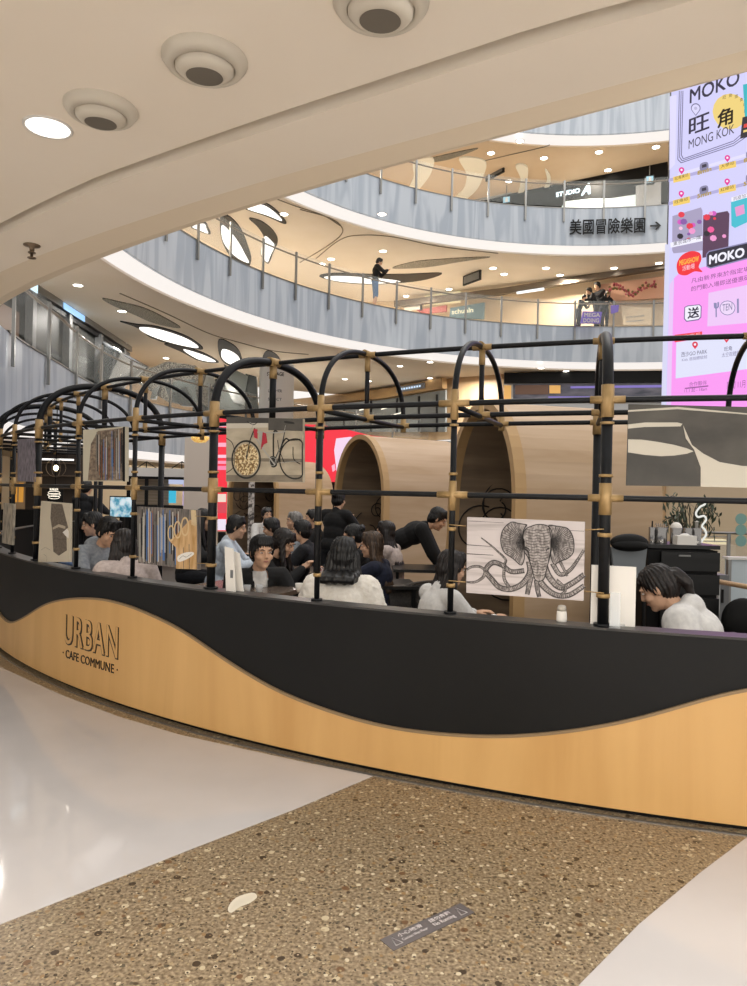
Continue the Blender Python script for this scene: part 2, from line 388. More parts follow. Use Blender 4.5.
ring(cB, rB, 100, 196, 2.62, 4.05, 'first', 3.6)
railing(cB, rB, 100, 196, 4.05, 6.3, 'glass railing on the lowest gallery at the left, before the dark shop front', ph=1.2)
# ------------------------------------------------------------------ walls behind the galleries
def polywall(name, pts, z0, z1, m, label, th=.2):
    mb = MB()
    for (a, b) in zip(pts[:-1], pts[1:]):
        a = Vector((*a, 0)); b = Vector((*b, 0)); d = b - a
        mb.box(((a.x + b.x) / 2, (a.y + b.y) / 2, (z0 + z1) / 2), (d.length + th * .5, th, z1 - z0), math.atan2(d.y, d.x))
    return struct(name, mb, m, label)
polywall('wall_ground_back', [(-16, 8), (-14, 22), (-10, 31), (-2, 36), (8, 38), (18, 36), (28, 26)], 0, 2.7, M['creamwall'], 'cream shop walls at the back of the ground floor')
polywall('wall_first_back', [(-9.0, 11), (-9.3, 19.6), (-10.4, 26.7), (-11, 36), (-7.5, 44), (-2.75, 39.9), (3.5, 32.4), (5.5, 31.1), (13.5, 30.0), (20, 27)], 4.05, 6.86, M['tan'], 'tan shop walls behind the lowest gallery')
polywall('wall_second_back', [(-9, 12), (-12, 22), (-10, 32), (-5, 37), (1.3, 36.0), (12.35, 30.3), (19, 26)], 8.45, 11.25, noisy('warm_shop_wall', 'DCC6A6', 'E8D6BC', (.5, .5, .8), rough=.6), 'warm shop walls behind the second gallery')
polywall('wall_third_back', [(-9, 13), (-10, 30), (-4, 37), (4.9, 34.7), (12.5, 30.2), (19, 26.5)], 12.8, 15.6, M['creamwall'], 'cream shop walls behind the third gallery')
# real lamps of the gallery ceilings -------------------------------
def downlights(pix, z, rad, label, group, m='lamp'):
    p0 = None
    for (x, y) in pix:
        p = onz(x, y, z)
        if p0 is None:
            p0 = t = thing('downlight', label, 'ceiling light', p, 0, group)
            MB().lathe([(rad, .0), (rad, -.015), (rad * 1.25, -.015), (rad * 1.25, 0)], 18, cap=False).build('trim_ring', M['white'], t)
            MB().lathe([(rad * .98, -.004), (rad * .98, -.012)], 18).build('diffuser', M[m], t)
        else:
            t = copy_tree(p0); t.location = p
downlights([(284, 214), (382, 214), (383, 251), (493, 268), (504, 274), (546, 268), (614, 268), (659, 263), (449, 289), (331, 259), (322, 264), (406, 296), (560, 275), (588, 282)], 11.138, .14, 'small round downlight in the warm ceiling of the second level, above the standing visitors', 'downlights in the second level ceiling')
downlights([(491, 153), (509, 181), (544, 158), (599, 152), (656, 147), (520, 141), (608, 170)], 15.458, .14, 'small round downlight in the ceiling of the third level, under the topmost gallery', 'downlights in the third level ceiling')
downlights([(78, 285), (123, 343), (166, 358), (369, 381), (430, 378), (345, 379), (404, 352), (566, 371), (541, 368), (122, 311), (400, 366), (430, 362)], 6.788, .12, 'small round downlight in the cream ceiling over the lowest gallery', 'downlights in the first level ceiling')
# added fill lamps under the gallery ceilings, standing in for shop and downlight glow
for (x, y, z, p) in ((1, 33, 11.0, 210), (8, 30.8, 11.0, 190), (-6, 30, 11.0, 260), (-8.5, 20, 11.0, 260), (14, 29.5, 11.0, 300), (-3, 31, 6.7, 220), (4, 30.6, 6.6, 200), (-8.0, 22, 6.7, 170), (-7.4, 29, 6.7, 240), (-7.8, 15, 6.7, 100), (2, 32, 15.3, 110), (9, 30.8, 15.3, 110), (-5, 28, 15.3, 100)):
    area('gallery_fill_lamp', (x, y, z), .5, p, color=(1, .88, .72) if z > 10 else (1, .95, .88))
# ------------------------------------------------------------------ ceiling features traced onto the real ceiling planes
def ceil_shape(name, label, cat, pix, z, m, th=.03, group=None, inner=None, m2=None, sm=True, kind=None):
    P = [onz(x, y, z) for x, y in pix]
    if sm: P = smoothpts(P, 5, True)
    c = sum(P, Vector()) / len(P)
    t = thing(name, label, cat, (c.x, c.y, z), 0, group)
    MB().prism([(p.x - c.x, p.y - c.y) for p in P], -th, -.0).build('frame' if inner else 'panel', M[m], t)
    if inner:
        Q = [onz(x, y, z) for x, y in inner]; Q = smoothpts(Q, 5, True)
        MB().prism([(p.x - c.x, p.y - c.y) for p in Q], -th - .015, -th).build('diffuser', M[m2 or 'panel'], t)
    return t
def sc(x0, y0, s, pts): return [(x0 + x / s, y0 + y / s) for x, y in pts]
z2 = 11.139; z1 = 6.789; z3 = 15.459
c2 = lambda pts: sc(120, 180, 3.395, pts)
c3 = lambda pts: sc(300, 150, 3.735, pts)
LF = 'leaf shaped ceiling lights'
ceil_shape('leaf_light', 'tall leaf-shaped white light with dark rim, left one of the pair above the glass railing', 'ceiling light', c2([(342, 118), (372, 122), (408, 160), (432, 215), (446, 270), (425, 300), (380, 265), (345, 200)]), z2, 'dark', group=LF, inner=c2([(346, 150), (372, 170), (400, 205), (425, 250), (437, 278), (400, 262), (362, 225), (346, 190)]))
ceil_shape('leaf_light', 'tall leaf-shaped white light with dark rim, right one of the pair above the glass railing', 'ceiling light', c2([(438, 128), (480, 138), (520, 170), (536, 205), (520, 245), (503, 282), (478, 250), (490, 200), (470, 160)]), z2, 'dark', group=LF, inner=c2([(493, 188), (515, 205), (524, 222), (510, 255), (500, 276), (480, 250), (484, 215)]))
ceil_shape('leaf_light', 'white leaf-shaped light cut off by the soffit edge overhead', 'ceiling light', c2([(420, 92), (480, 74), (525, 95), (563, 138), (555, 146), (500, 122)]), z2, 'dark', group=LF, inner=c2([(430, 92), (478, 80), (520, 102), (550, 135), (500, 116)]))
ceil_shape('leaf_light', 'small white leaf-shaped light low behind the railing, next to the tall dark-rimmed pair', 'ceiling light', c2([(240, 155), (285, 140), (300, 160), (306, 182), (270, 172)]), z2, 'dark', group=LF, inner=c2([(246, 155), (284, 145), (294, 163), (298, 178), (268, 166)]))
ceil_shape('leaf_light', 'long white leaf-shaped light behind the man standing at the railing', 'ceiling light', c3([(72, 470), (130, 458), (260, 462), (390, 462), (530, 458), (450, 486), (280, 500), (150, 492)]), z2, 'dark', group=LF, inner=c3([(90, 473), (140, 468), (260, 474), (375, 488), (270, 496), (150, 488)]))
ceil_shape('leaf_light', 'largest white leaf-shaped light in the lower left ceiling, above the pipe hoops', 'ceiling light', c2([(0, 478), (60, 488), (130, 496), (230, 530), (282, 572), (200, 562), (110, 535), (60, 500)]), z1, 'dark', group=LF, inner=c2([(65, 498), (130, 503), (225, 535), (266, 566), (190, 553), (105, 525)]))
ceil_shape('leaf_light', 'smaller white leaf-shaped light just below the largest one', 'ceiling light', c2([(150, 555), (210, 562), (290, 588), (335, 618), (270, 612), (210, 582)]), z1, 'dark', group=LF, inner=c2([(215, 572), (285, 592), (325, 614), (268, 606)]))
ceil_shape('leaf_light', 'short white leaf light with dark tip above the first thick pipe hoop', 'ceiling light', c2([(335, 540), (385, 558), (410, 590), (412, 630), (370, 628), (340, 600)]), z1, 'dark', group=LF, inner=c2([(348, 572), (380, 580), (404, 600), (406, 626), (370, 620), (346, 600)]))
ceil_shape('leaf_light', 'small white oval light above the round lettered column', 'ceiling light', c2([(495, 580), (530, 590), (548, 620), (540, 650), (500, 640), (480, 625)]), z1, 'dark', group=LF, inner=c2([(490, 626), (520, 620), (536, 634), (530, 646), (500, 640)]))
ceil_shape('ceiling_grille', 'long dark slatted air grille in the lower left ceiling', 'grille', c2([(-60, 400), (0, 412), (80, 432), (150, 465), (205, 500), (120, 485), (50, 455), (-20, 425)]), z1, 'mesh', group='air grilles')
ceil_shape('ceiling_grille', 'pointed slatted air grille right of the man standing on the gallery', 'grille', c3([(345, 440), (430, 415), (560, 404), (710, 398), (600, 415), (470, 436)]), z2, 'mesh', group='air grilles')
ceil_shape('ceiling_grille', 'slatted air grille above the cream ribbons', 'grille', c3([(490, 30), (560, 12), (660, -8), (640, 4), (560, 32), (500, 42)]), z3, 'mesh', group='air grilles')
RB = 'cream ribbons on the top ceiling'; cr_ = 'cream_ribbon'
M[cr_] = mat('cream_ribbon', 'FFFBEC', .6)
for lab, pts in (('leftmost and widest curved cream ribbon on the high ceiling', c3([(425, 40), (497, 26), (492, 75), (468, 115), (432, 152), (405, 146), (425, 95)])),
                 ('second curved cream ribbon from the left, beside the hanging direction sign', c3([(596, 26), (692, 38), (682, 100), (655, 150), (605, 188), (572, 182), (612, 140), (622, 85)])),
                 ('third curved cream ribbon from the left', sc(480, 90, 3.735, [(133, 278), (176, 282), (176, 335), (160, 385), (132, 434), (112, 432), (140, 385), (152, 330)])),
                 ('thin cream ribbon beside the lit shop name', sc(480, 90, 3.735, [(243, 292), (264, 325), (248, 380), (192, 434), (178, 430), (228, 380), (250, 335)]))):
    ceil_shape('ceiling_ribbon', lab, 'ceiling decoration', pts, z3, cr_, th=.06, group=RB)
def seam(label, pix, z, r=.02):
    P = smoothpts([onz(x, y, z) for x, y in pix], 6); c = P[0]
    o = MB().tube([p - c for p in P], r, 5).build('ceiling_joint', M['groove']); o.location = c; tag(o, label, 'joint', 'dark joints in the ceilings')
seam('dark joint line running under the second level cove', c2([(0, 385), (150, 450), (300, 520), (400, 550), (520, 580), (640, 592)]), z1 - .01)
seam('dark curved joint line from the leaf light to the railing', c2([(525, 62), (600, 90), (690, 120), (747, 155)]), z2 - .01)
seam('dark looping joint line left of the man on the gallery', c3([(0, 222), (100, 250), (150, 280), (155, 315), (100, 360), (0, 420)]), z2 - .01)
seam('dark joint line sweeping over the head of the man on the gallery', c3([(60, 405), (150, 335), (230, 318), (350, 325), (520, 360), (740, 386)]), z2 - .01)
seam('thin dark joint line on the high ceiling beside the ribbons', sc(480, 90, 3.735, [(0, 268), (100, 245), (230, 215), (260, 205)]), z3 - .01)
# near ceiling fittings
def nozzle(px, py, rad, label, tilt):
    p = onz(px, py, ZN + .018)
    t = thing('air_nozzle', label, 'air nozzle', p, tilt, 'round air nozzles overhead')
    MB().lathe([(rad * 1.0, 0), (rad * 1.0, -.006), (rad * .9, -.02), (rad * .72, -.028), (rad * .70, -.01)], 40, cap=False).build('flange', M['white_n'], t)
    R3 = Matrix.Rotation(math.radians(4), 3, 'X')
    MB().lathe([(rad * .70, -.0), (rad * .68, -.028), (rad * .60, -.036), (rad * .46, -.044), (rad * .42, -.042), (rad * .40, -.02)], 40, M4=R3, cap=False).build('ball', M['white_n'], t)
    MB().lathe([(rad * .43, -.0415), (rad * .43, -.0435)], 30, M4=R3).build('opening', M['noz'], t)
M['white_n'] = mat('nozzle_paint', 'C9C3B6', .5); M['noz'] = mat('nozzle_inside', '6A655C', .6)
nozzle(205, 59, .105, 'round air nozzle in the middle of the row overhead', .3)
nozzle(101, 108, .100, 'round air nozzle next to the lit downlight overhead', .3)
nozzle(381, 1, .105, 'round air nozzle cut off by the top edge', .3)
p = onz(48, 127, ZN + .018); t = thing('downlight', 'bright round recessed downlight overhead beside the air nozzles', 'ceiling light', p)
MB().lathe([(.062, .0), (.062, -.004), (.07, -.004), (.07, 0)], 30, cap=False).build('trim_ring', M['white'], t); MB().lathe([(.061, -.001), (.061, -.003)], 30).build('diffuser', emis('near_downlight', 'FFFDF6', 3.0), t)
p = onz(32, 245, ZN); t = thing('sprinkler_head', 'small bronze sprinkler head under the soffit edge', 'sprinkler', p)
MB().lathe([(.035, 0), (.035, -.004), (.012, -.008), (.009, -.03), (.016, -.032), (.016, -.036)], 16).build('escutcheon', M['rail'], t); MB().lathe([(.006, -.034), (.006, -.055), (.018, -.055), (.018, -.058)], 14).build('deflector', M['rail'], t)

# ================================================================== CAFE BARRIER
def cyl(px, py, r=RR):
    """pixel ray onto the outer face of the round barrier -> angle (deg), z"""
    a, b = ray(px, py); cx, cy = RC; aa = a * a + 1; bb = -2 * (a * cx + cy); cc = cx * cx + cy * cy - r * r
    t = (-bb - math.sqrt(max(bb * bb - 4 * aa * cc, 0))) / 2 / aa
    return math.degrees(math.atan2(t - cy, a * t - cx)), H + b * t
BH = .908
def cpt(a, r, z): a = math.radians(a); return (r * math.cos(a), r * math.sin(a), z)
A0, A1 = -186, -84
bar = thing('cafe_barrier', 'black curved cafe counter wall with a wavy light plywood front and cut-out lettering', 'counter', (RC[0], RC[1], 0))
def arcstrip(rows, a0=A0, a1=A1, n=204, closed=True):
    m = MB(); k = len(rows(a0)); vs = []; fs = []
    for i in range(n + 1):
        a = a0 + (a1 - a0) * i / n
        for r, z in rows(a): vs.append(cpt(a, r, z))
    for i in range(n):
        for j in range(k if closed else k - 1):
            j2 = (j + 1) % k; fs.append((i * k + j, i * k + j2, (i + 1) * k + j2, (i + 1) * k + j))
    return m.add(vs, fs)
arcstrip(lambda a: [(RR, .03), (RR, BH - .012), (RR - .1, BH - .012), (RR - .1, .03)]).build('body', M['black'], bar)
arcstrip(lambda a: [(RR + .006, BH - .012), (RR + .006, BH), (RR - .125, BH), (RR - .125, BH - .012)]).build('ledge', M['ledge'], bar)
arcstrip(lambda a: [(RR - .02, 0), (RR - .02, .035), (RR - .09, .035), (RR - .09, 0)]).build('plinth', M['vdark'], bar)
W = [(0, 616), (10, 625), (25, 617.6), (46, 603.6), (71, 598.5), (102, 599), (132, 607), (163, 621), (180, 629), (228, 663), (276, 692), (325, 711), (373, 725.6), (420, 733.6), (493, 738.6), (562.6, 734), (632, 722), (702, 701), (747, 687.5)]
wa = sorted([cyl(x, y, RR + .015) for x, y in W]); wx = [q[0] for q in wa]; wz = [q[1] for q in wa]
G = np.linspace(A0, A1, 409); per = wx[-1] - wx[0]
def wraw(a):
    if a < wx[0]: return .45 + .2 * math.cos((a - wx[0]) * .19 + 1.3) * 1 + (wz[0] - .45 - .2 * math.cos(1.3))
    if a > wx[-1]: return min(.72, wz[-1] + (a - wx[-1]) * .02)
    return float(np.interp(a, wx, wz))
GW = np.array([min(.86, max(.12, wraw(a))) for a in G]); kk = np.exp(-np.linspace(-2, 2, 19) ** 2); kk /= kk.sum()
GW = np.convolve(np.r_[[GW[0]] * 9, GW, [GW[-1]] * 9], kk, 'valid')
wv = lambda a: float(np.interp(a, G, GW))
arcstrip(lambda a: [(RR + .016, .03), (RR + .016, wv(a)), (RR + .001, wv(a)), (RR + .001, .03)], n=408).build('wave_panel', M['ply'], bar)
arcstrip(lambda a: [(RR + .018, wv(a) - .004), (RR + .018, wv(a) + .010), (RR + .001, wv(a) + .010), (RR + .001, wv(a) - .004)], n=408).build('wave_edge', M['plyedge'], bar)
# floor trim line in front of the barrier
o = arcstrip(lambda a: [(RR + .055, 0), (RR + .055, .006), (RR + .04, .006), (RR + .04, 0)]).build('trim_1', M['steel']); o.location = (RC[0], RC[1], 0); o['kind'] = 'structure'
# lettering on the barrier (bent on the curved face)
def bent_text(s, pxl, pxr, pyt_l, pyb_l, pyt_r, pyb_r, r, material, name, offset=0, thick=.003, da=0, dz=0, spacing=1.0):
    al, zt = cyl(pxl, pyt_l, r); _, zb = cyl(pxl, pyb_l, r); ar, zt2 = cyl(pxr, pyt_r, r); _, zb2 = cyl(pxr, pyb_r, r)
    zt = (zt + zt2) / 2 + dz; zb = (zb + zb2) / 2 + dz; al += da; ar += da
    m = text_raw(s, 0, offset, spacing); co = np.array([v.co[:] for v in m.vertices]); a = co.min(0); b = co.max(0)
    bm = bmesh.new(); bm.from_mesh(m); bmesh.ops.remove_doubles(bm, verts=bm.verts[:], dist=1e-6)
    base = {v: (v.co.x, v.co.y) for v in bm.verts}
    g = bmesh.ops.extrude_face_region(bm, geom=bm.faces[:]); up = set(v for v in g['geom'] if isinstance(v, bmesh.types.BMVert))
    for v in bm.verts:
        X = (v.co.x - a[0]) / (b[0] - a[0]); Z = (v.co.y - a[1]) / (b[1] - a[1])
        v.co = cpt(al + (ar - al) * X, r + (thick if v in up else 0), zb + (zt - zb) * Z)
    bmesh.ops.recalc_face_normals(bm, faces=bm.faces[:]); bm.to_mesh(m); bm.free()
    return link(name, m, material, bar)
M['ink'] = mat('lettering_black', '2B2018', .5)
L = 'lettering'
bent_text('URBAN', 65.2, 119, 614.5, 645, 626.5, 659.5, RR + .0165, M['ink'], L, offset=.034, spacing=1.13)
bent_text('URBAN', 65.0, 118.0, 615.0, 644.2, 626.0, 657.6, RR + .0200, M['ply'], L, offset=.0, spacing=1.14)
bent_text('· CAFE COMMUNE ·', 63, 118, 651.0, 659, 662.5, 672, RR + .0165, M['ink'], L, offset=.006, spacing=1.05)
# ================================================================== PIPE HOOPS
RP = RR - .062; WR = 1.14; ZR = 2.045; ZT = 2.46
def hoop(thick):
    r = .028 if thick else .0165; k = 1.0
    t = thing('pipe_hoop', 'x', 'pipe hoop', (0, 0, 0))
    B = M['pipe']; G_ = M['brass']
    def sleeve(a, b, rad, nm='coupling'): MB().tube([a, b], rad, 14).build(nm, G_, t)
    MB().tube([(0, 0, BH + .006), (0, 0, ZR)], r, 14).build('post', B, t)
    MB().tube([(0, 0, BH), (0, 0, BH + .012)], r + .018, 16).build('base_flange', B, t)
    pts = []
    for i in range(41):
        th = math.pi * i / 40; c = math.cos(th); s_ = math.sin(th); n = 2 / 2.35
        pts.append((0, WR / 2 - WR / 2 * math.copysign(abs(c) ** n, c), ZR + (ZT - ZR) * (s_ ** n) + .0))
    MB().tube(pts, r, 14).build('arch', B, t)
    MB().tube([(0, 0, ZR - .012), (0, WR, ZR - .012)], .0155, 10).build('cross_bar', B, t)
    MB().tube([(0, WR / 2, ZT), (0, WR / 2, ZR)], r * .85 if thick else .0155, 10).build('hanger', B, t)
    if thick:
        MB().tube([(0, WR, 0.004), (0, WR, ZR)], r, 14).build('rear_post', B, t)
        sleeve((0, WR, ZR - .08), (0, WR, ZR + .07), r + .006)
    else: sleeve((0, WR, ZR - .05), (0, WR, ZR + .05), .0205)
    e = r + .0045
    sleeve((0, 0, ZR - .09), (0, 0, ZR + .075), e); sleeve((0, 0, H - .085), (0, 0, H + .075), e)
    sleeve((0, 0, ZR - .125), (0, 0, ZR - .112), e + .003, 'clip'); sleeve((0, 0, H + .105), (0, 0, H + .12), e + .003, 'clip')
    sleeve((0, 0, 1.355), (0, 0, 1.375), e + .003, 'clip'); sleeve((0, 0, 1.05), (0, 0, 1.07), e + .003, 'clip')
    for z in (ZR, H): sleeve((-.085, 0, z), (.085, 0, z), .0195)
    sleeve((0, WR / 2, ZT - .11), (0, WR / 2, ZT - .015), .0195 if not thick else .028); sleeve((-.06, WR / 2, ZT), (.06, WR / 2, ZT), .0195)
    sleeve((0, WR / 2, ZR - .03), (0, WR / 2, ZR + .07), .0195); sleeve((-.06, WR / 2, ZR), (.06, WR / 2, ZR), .0195); sleeve((-.05, WR, ZR), (.05, WR, ZR), .0195)
    sleeve((0, WR / 2 - .05, ZT + .006), (0, WR / 2 + .05, ZT + .006), (r + .006))
    return t
protoT = hoop(True); protoN = hoop(False); usedT = usedN = False
HL = {0: 'black thin pipe hoop outside the right edge of the view', 1: 'black pipe hoop whose rear curve shows before the pink screen', 2: 'thick black pipe hoop right of the elephant print',
      3: 'thin black pipe hoop left of the elephant print', 4: 'thin black pipe hoop right of the bicycle picture', 5: 'thick black pipe hoop left of the bicycle picture',
      6: 'thin black pipe hoop between the city strip picture and the wooden rings picture', 7: 'thin black pipe hoop left of the hanging city strip picture', 8: 'thick black pipe hoop left of the sepia tower print',
      9: 'thin black pipe hoop left of the grey plank picture', 10: 'thin black pipe hoop at the left edge, second beyond the grey plank picture', 11: 'thick black pipe hoop at the far left end, third beyond the grey plank picture',
      12: 'thin black pipe hoop, fourth beyond the grey plank picture', 13: 'thin black pipe hoop, fifth beyond the grey plank picture', 14: 'thick pipe hoop farthest round the curve at the left'}
HA = [-98.65 - 4.75 * k + {3: .12, 5: -.14, 6: -.14, 7: -.05, 9: .4, 10: 1.0, 11: 1.0}.get(k, 0) for k in range(15)]
for k, a in enumerate(HA):
    if k % 3 == 2:
        t = protoT if not usedT else copy_tree(protoT); usedT = True
    else:
        t = protoN if not usedN else copy_tree(protoN); usedN = True
    x, y, _ = cpt(a, RP, 0); t.location = (RC[0] + x, RC[1] + y, 0); t.rotation_euler = (0, 0, math.radians(a) + math.pi / 2 + (.055 if k == 2 else 0))
    t['label'] = HL[k]; t['group'] = 'pipe hoops of the cafe canopy'
def rail_arc(w, z, label, r=.0155):
    o = MB().tube([cpt(-96 - i * .75, RP - w, z) for i in range(97)], r, 10).build('canopy_rail', M['pipe']); o.location = (RC[0], RC[1], 0)
    tag(o, label, 'pipe rail', 'long curved rails of the canopy')
rail_arc(0, ZR, 'black pipe rail joining the front posts at their upper brass couplings')
rail_arc(0, H, 'black pipe rail joining the front posts halfway up, just over the heads')
rail_arc(WR / 2, ZT, 'topmost black pipe rail running along the crown of the hoops')
rail_arc(WR / 2, ZR, 'black pipe rail running through the feet of the short hangers')
rail_arc(WR, ZR, 'rearmost black pipe rail joining the inner ends of the hoops')
# ================================================================== PICTURES BETWEEN POSTS
def bay(k, w=-.03):
    """vertical plane through the posts k+1 (left) and k (right)"""
    a = Vector(cpt(HA[k + 1], RP - w, 0)) + Vector((RC[0], RC[1], 0)); b = Vector(cpt(HA[k], RP - w, 0)) + Vector((RC[0], RC[1], 0))
    return Plane((a.x, a.y, 0), (b.x - a.x, b.y - a.y))
def board_thing(pl, quad, name, label, cat, th=.02, m='paper', group='printed boards hung on the canopy', part='board'):
    uv = [pl.uv(*q) for q in quad]; cx = sum(p[0] for p in uv) / 4; cz = min(p[1] for p in uv)
    o = pl.o + pl.x * cx; t = thing(name, label, cat, (o.x, o.y, cz), pl.rz, group)
    t0 = lambda p: (p[0] - cx, p[1] - cz)
    MB().slab_xz([t0(p) for p in uv], 0, th).build(part, M[m] if isinstance(m, str) else m, t)
    def L(px, py): return t0(pl.uv(px, py))
    return t, L
def strokes(t, L, paths, rad, m, name='drawing', y=-.001, flat=.35):
    mb = MB()
    for p in paths:
        if len(p) == 3 and isinstance(p[2], (int, float)): pts, r0, r1 = p
        else: pts, r0, r1 = p, rad, rad
        q = smoothpts([(*L(*a), 0) for a in pts], 5); n = len(q); vs = []; fs = []
        for i, c in enumerate(q):
            d = (q[min(i + 1, n - 1)] - q[max(i - 1, 0)]); d = d.normalized() if d.length else Vector((1, 0, 0)); nn = Vector((-d.y, d.x, 0)) * (r0 + (r1 - r0) * i / max(n - 1, 1))
            vs += [(c.x + nn.x, y, c.y + nn.y), (c.x - nn.x, y, c.y - nn.y)]
        fs = [(2 * i, 2 * i + 1, 2 * i + 3, 2 * i + 2) for i in range(n - 1)]; mb.add(vs, fs)
    return mb.build(name, m, t, False)
def patch(t, L, pts, m, y0=-.0015, y1=0, name='picture_area', sm=False):
    P = [(*L(*p), 0) for p in pts]
    if sm: P = smoothpts(P, 5, True)
    return MB().slab_xz([(p[0], p[1]) for p in P], y0, y1).build(name, M[m] if isinstance(m, str) else m, t)
def clips(t, L, pts, r=.004):
    mb = MB()
    for a, b in pts:
        p = L(*a); q = L(*b); mb.tube([(p[0], -.006, p[1]), (q[0], -.006, q[1])], r, 6)
    mb.build('mounting_wire', M['brass'], t)
# elephant print -------------------------------------------------
s4 = lambda pts: sc(455, 505, 5.336, pts)
M['washed'] = noisy('washed_plank_print', '968D8A', 'CFC6C4', (1.2, 1, 26), detail=5, rough=.6, ramp=(.22, .5), dist=.5); M['drw'] = noisy('ink_drawing', '3C3838', '6B6462', (60, 60, 60), detail=3, rough=.6); M['drwl'] = noisy('ink_drawing_light', '77706D', 'B1A9A5', (90, 60, 40), detail=4, rough=.6, ramp=(.4, .6)); M['inkline'] = mat('ink_line', '2E2A2A', .6)
t, L = board_thing(bay(2), s4([(65, 64), (693, 90), (686, 512), (60, 468)]), 'printed_board', 'pale plank print of an elephant head with octopus arms', 'picture', m='washed')
el = lambda p: s4(p)
tent = [
 (el([(395, 300), (400, 360), (360, 420), (300, 448), (240, 440), (200, 400), (165, 350), (200, 308), (250, 320), (300, 355), (370, 350)]), .013, .010),
 (el([(165, 350), (150, 385), (110, 410), (62, 412)]), .008, .004), (el([(160, 345), (130, 328), (90, 330), (62, 345)]), .006, .005),
 (el([(290, 440), (262, 390), (265, 320), (270, 290), (220, 240), (180, 205), (140, 175)]), .008, .002),
 (el([(430, 300), (440, 380), (480, 440), (540, 480), (610, 480), (690, 430)]), .016, .009),
 (el([(470, 300), (500, 380), (560, 440), (620, 420), (690, 370)]), .015, .010), (el([(520, 310), (560, 370), (610, 350), (650, 300), (688, 240)]), .011, .005),
 (el([(560, 300), (580, 340), (600, 380)]), .007, .004), (el([(405, 380), (395, 430), (385, 478)]), .012, .009), (el([(435, 400), (440, 450), (450, 490)]), .011, .008), (el([(540, 400), (590, 450), (560, 480)]), .008, .004)]
strokes(t, L, [(p, a * 1.25, b * 1.35) for p, a, b in tent], .01, M['drw'], 'octopus_arm_outline', -.0015)
strokes(t, L, [(p, a * .72, b * .6) for p, a, b in tent], .01, M['drwl'], 'octopus_arm', -.0022)
ribs = []
for p, a, b in tent:
    q = smoothpts([(*L(*x), 0) for x in p], 7)
    for i in range(1, len(q) - 1, 1):
        d = (q[i + 1] - q[i - 1]).normalized(); nn = Vector((-d.y, d.x, 0)); rr = (a + (b - a) * i / len(q)) * 1.0; ribs.append((q[i] - nn * rr, q[i] + nn * rr * .4))
mb = MB()
for a, b in ribs: mb.tube([(a.x, -.0025, a.y), (b.x, -.0025, b.y)], .0014, 3, False)
mb.build('sucker_lines', M['inkline'], t)
earL = el([(385, 105), (340, 98), (300, 92), (258, 130), (245, 190), (262, 250), (310, 285), (355, 320), (372, 270), (362, 190), (365, 140)])
earR = el([(500, 108), (560, 115), (605, 128), (632, 180), (632, 250), (600, 285), (560, 300), (530, 315), (512, 270), (515, 190)])
head = el([(390, 120), (440, 104), (495, 112), (518, 150), (515, 230), (500, 300), (485, 360), (470, 400), (430, 400), (412, 340), (395, 290), (368, 240), (362, 190), (370, 140)])
patch(t, L, earL, 'drwl', -.0030, -.001, 'elephant_ear', True); patch(t, L, earR, 'drwl', -.0030, -.001, 'elephant_ear', True); patch(t, L, head, 'drwl', -.0040, -.001, 'elephant_head', True)
ln = []
for cx, cy, ear in ((372, 195, [(340, 98), (310, 92), (275, 108), (252, 145), (245, 190), (250, 225), (270, 258), (300, 280), (330, 300), (352, 318)]), (512, 195, [(540, 112), (575, 118), (605, 130), (625, 160), (634, 195), (632, 235), (615, 270), (590, 290), (560, 300), (535, 312)])):
    for i in range(len(ear) - 1):
        for f in (0, .33, .66):
            ex = ear[i][0] * (1 - f) + ear[i + 1][0] * f; ey = ear[i][1] * (1 - f) + ear[i + 1][1] * f
            ln.append((el([(ex, ey), (ex * .55 + cx * .45, ey * .55 + cy * .45 + 4), (cx, cy)]), .0010, .0016))
for i in range(17):
    y = 130 + i * 15; hw = (62 if i < 8 else 62 - (i - 7) * 3.4); cx = 442 + (0 if i < 8 else (i - 8) * 1)
    ln.append((el([(cx - hw, y - 2), (cx - hw * .4, y + 6), (cx, y + 2), (cx + hw * .4, y + 7), (cx + hw, y)]), .0013, .0013))
for e in (earL, earR, head): ln.append((e + [e[0]], .0024, .0024))
ln += [(el([(375, 225), (392, 232), (398, 245)]), .004, .002), (el([(505, 228), (492, 236), (488, 248)]), .004, .002), (el([(365, 180), (372, 230), (392, 250), (398, 300)]), .0055, .003), (el([(515, 180), (512, 240), (500, 300)]), .0055, .003)]
strokes(t, L, ln, .001, M['inkline'], 'ink_lines', -.0046)
strokes(t, L, [(el([(62, 212), (205, 222)]), .002, .001), (el([(62, 260), (205, 268)]), .0025, .001), (el([(70, 85), (260, 95)]), .001, .001), (el([(600, 135), (688, 140)]), .001, .001)], .001, M['inkline'], 'plank_gaps', -.0012)
clips(t, L, [((449, 524.5), (466, 526)), ((449, 580.5), (466, 582)), ((585, 530), (604, 529)), ((584, 591), (604, 593))], .003)
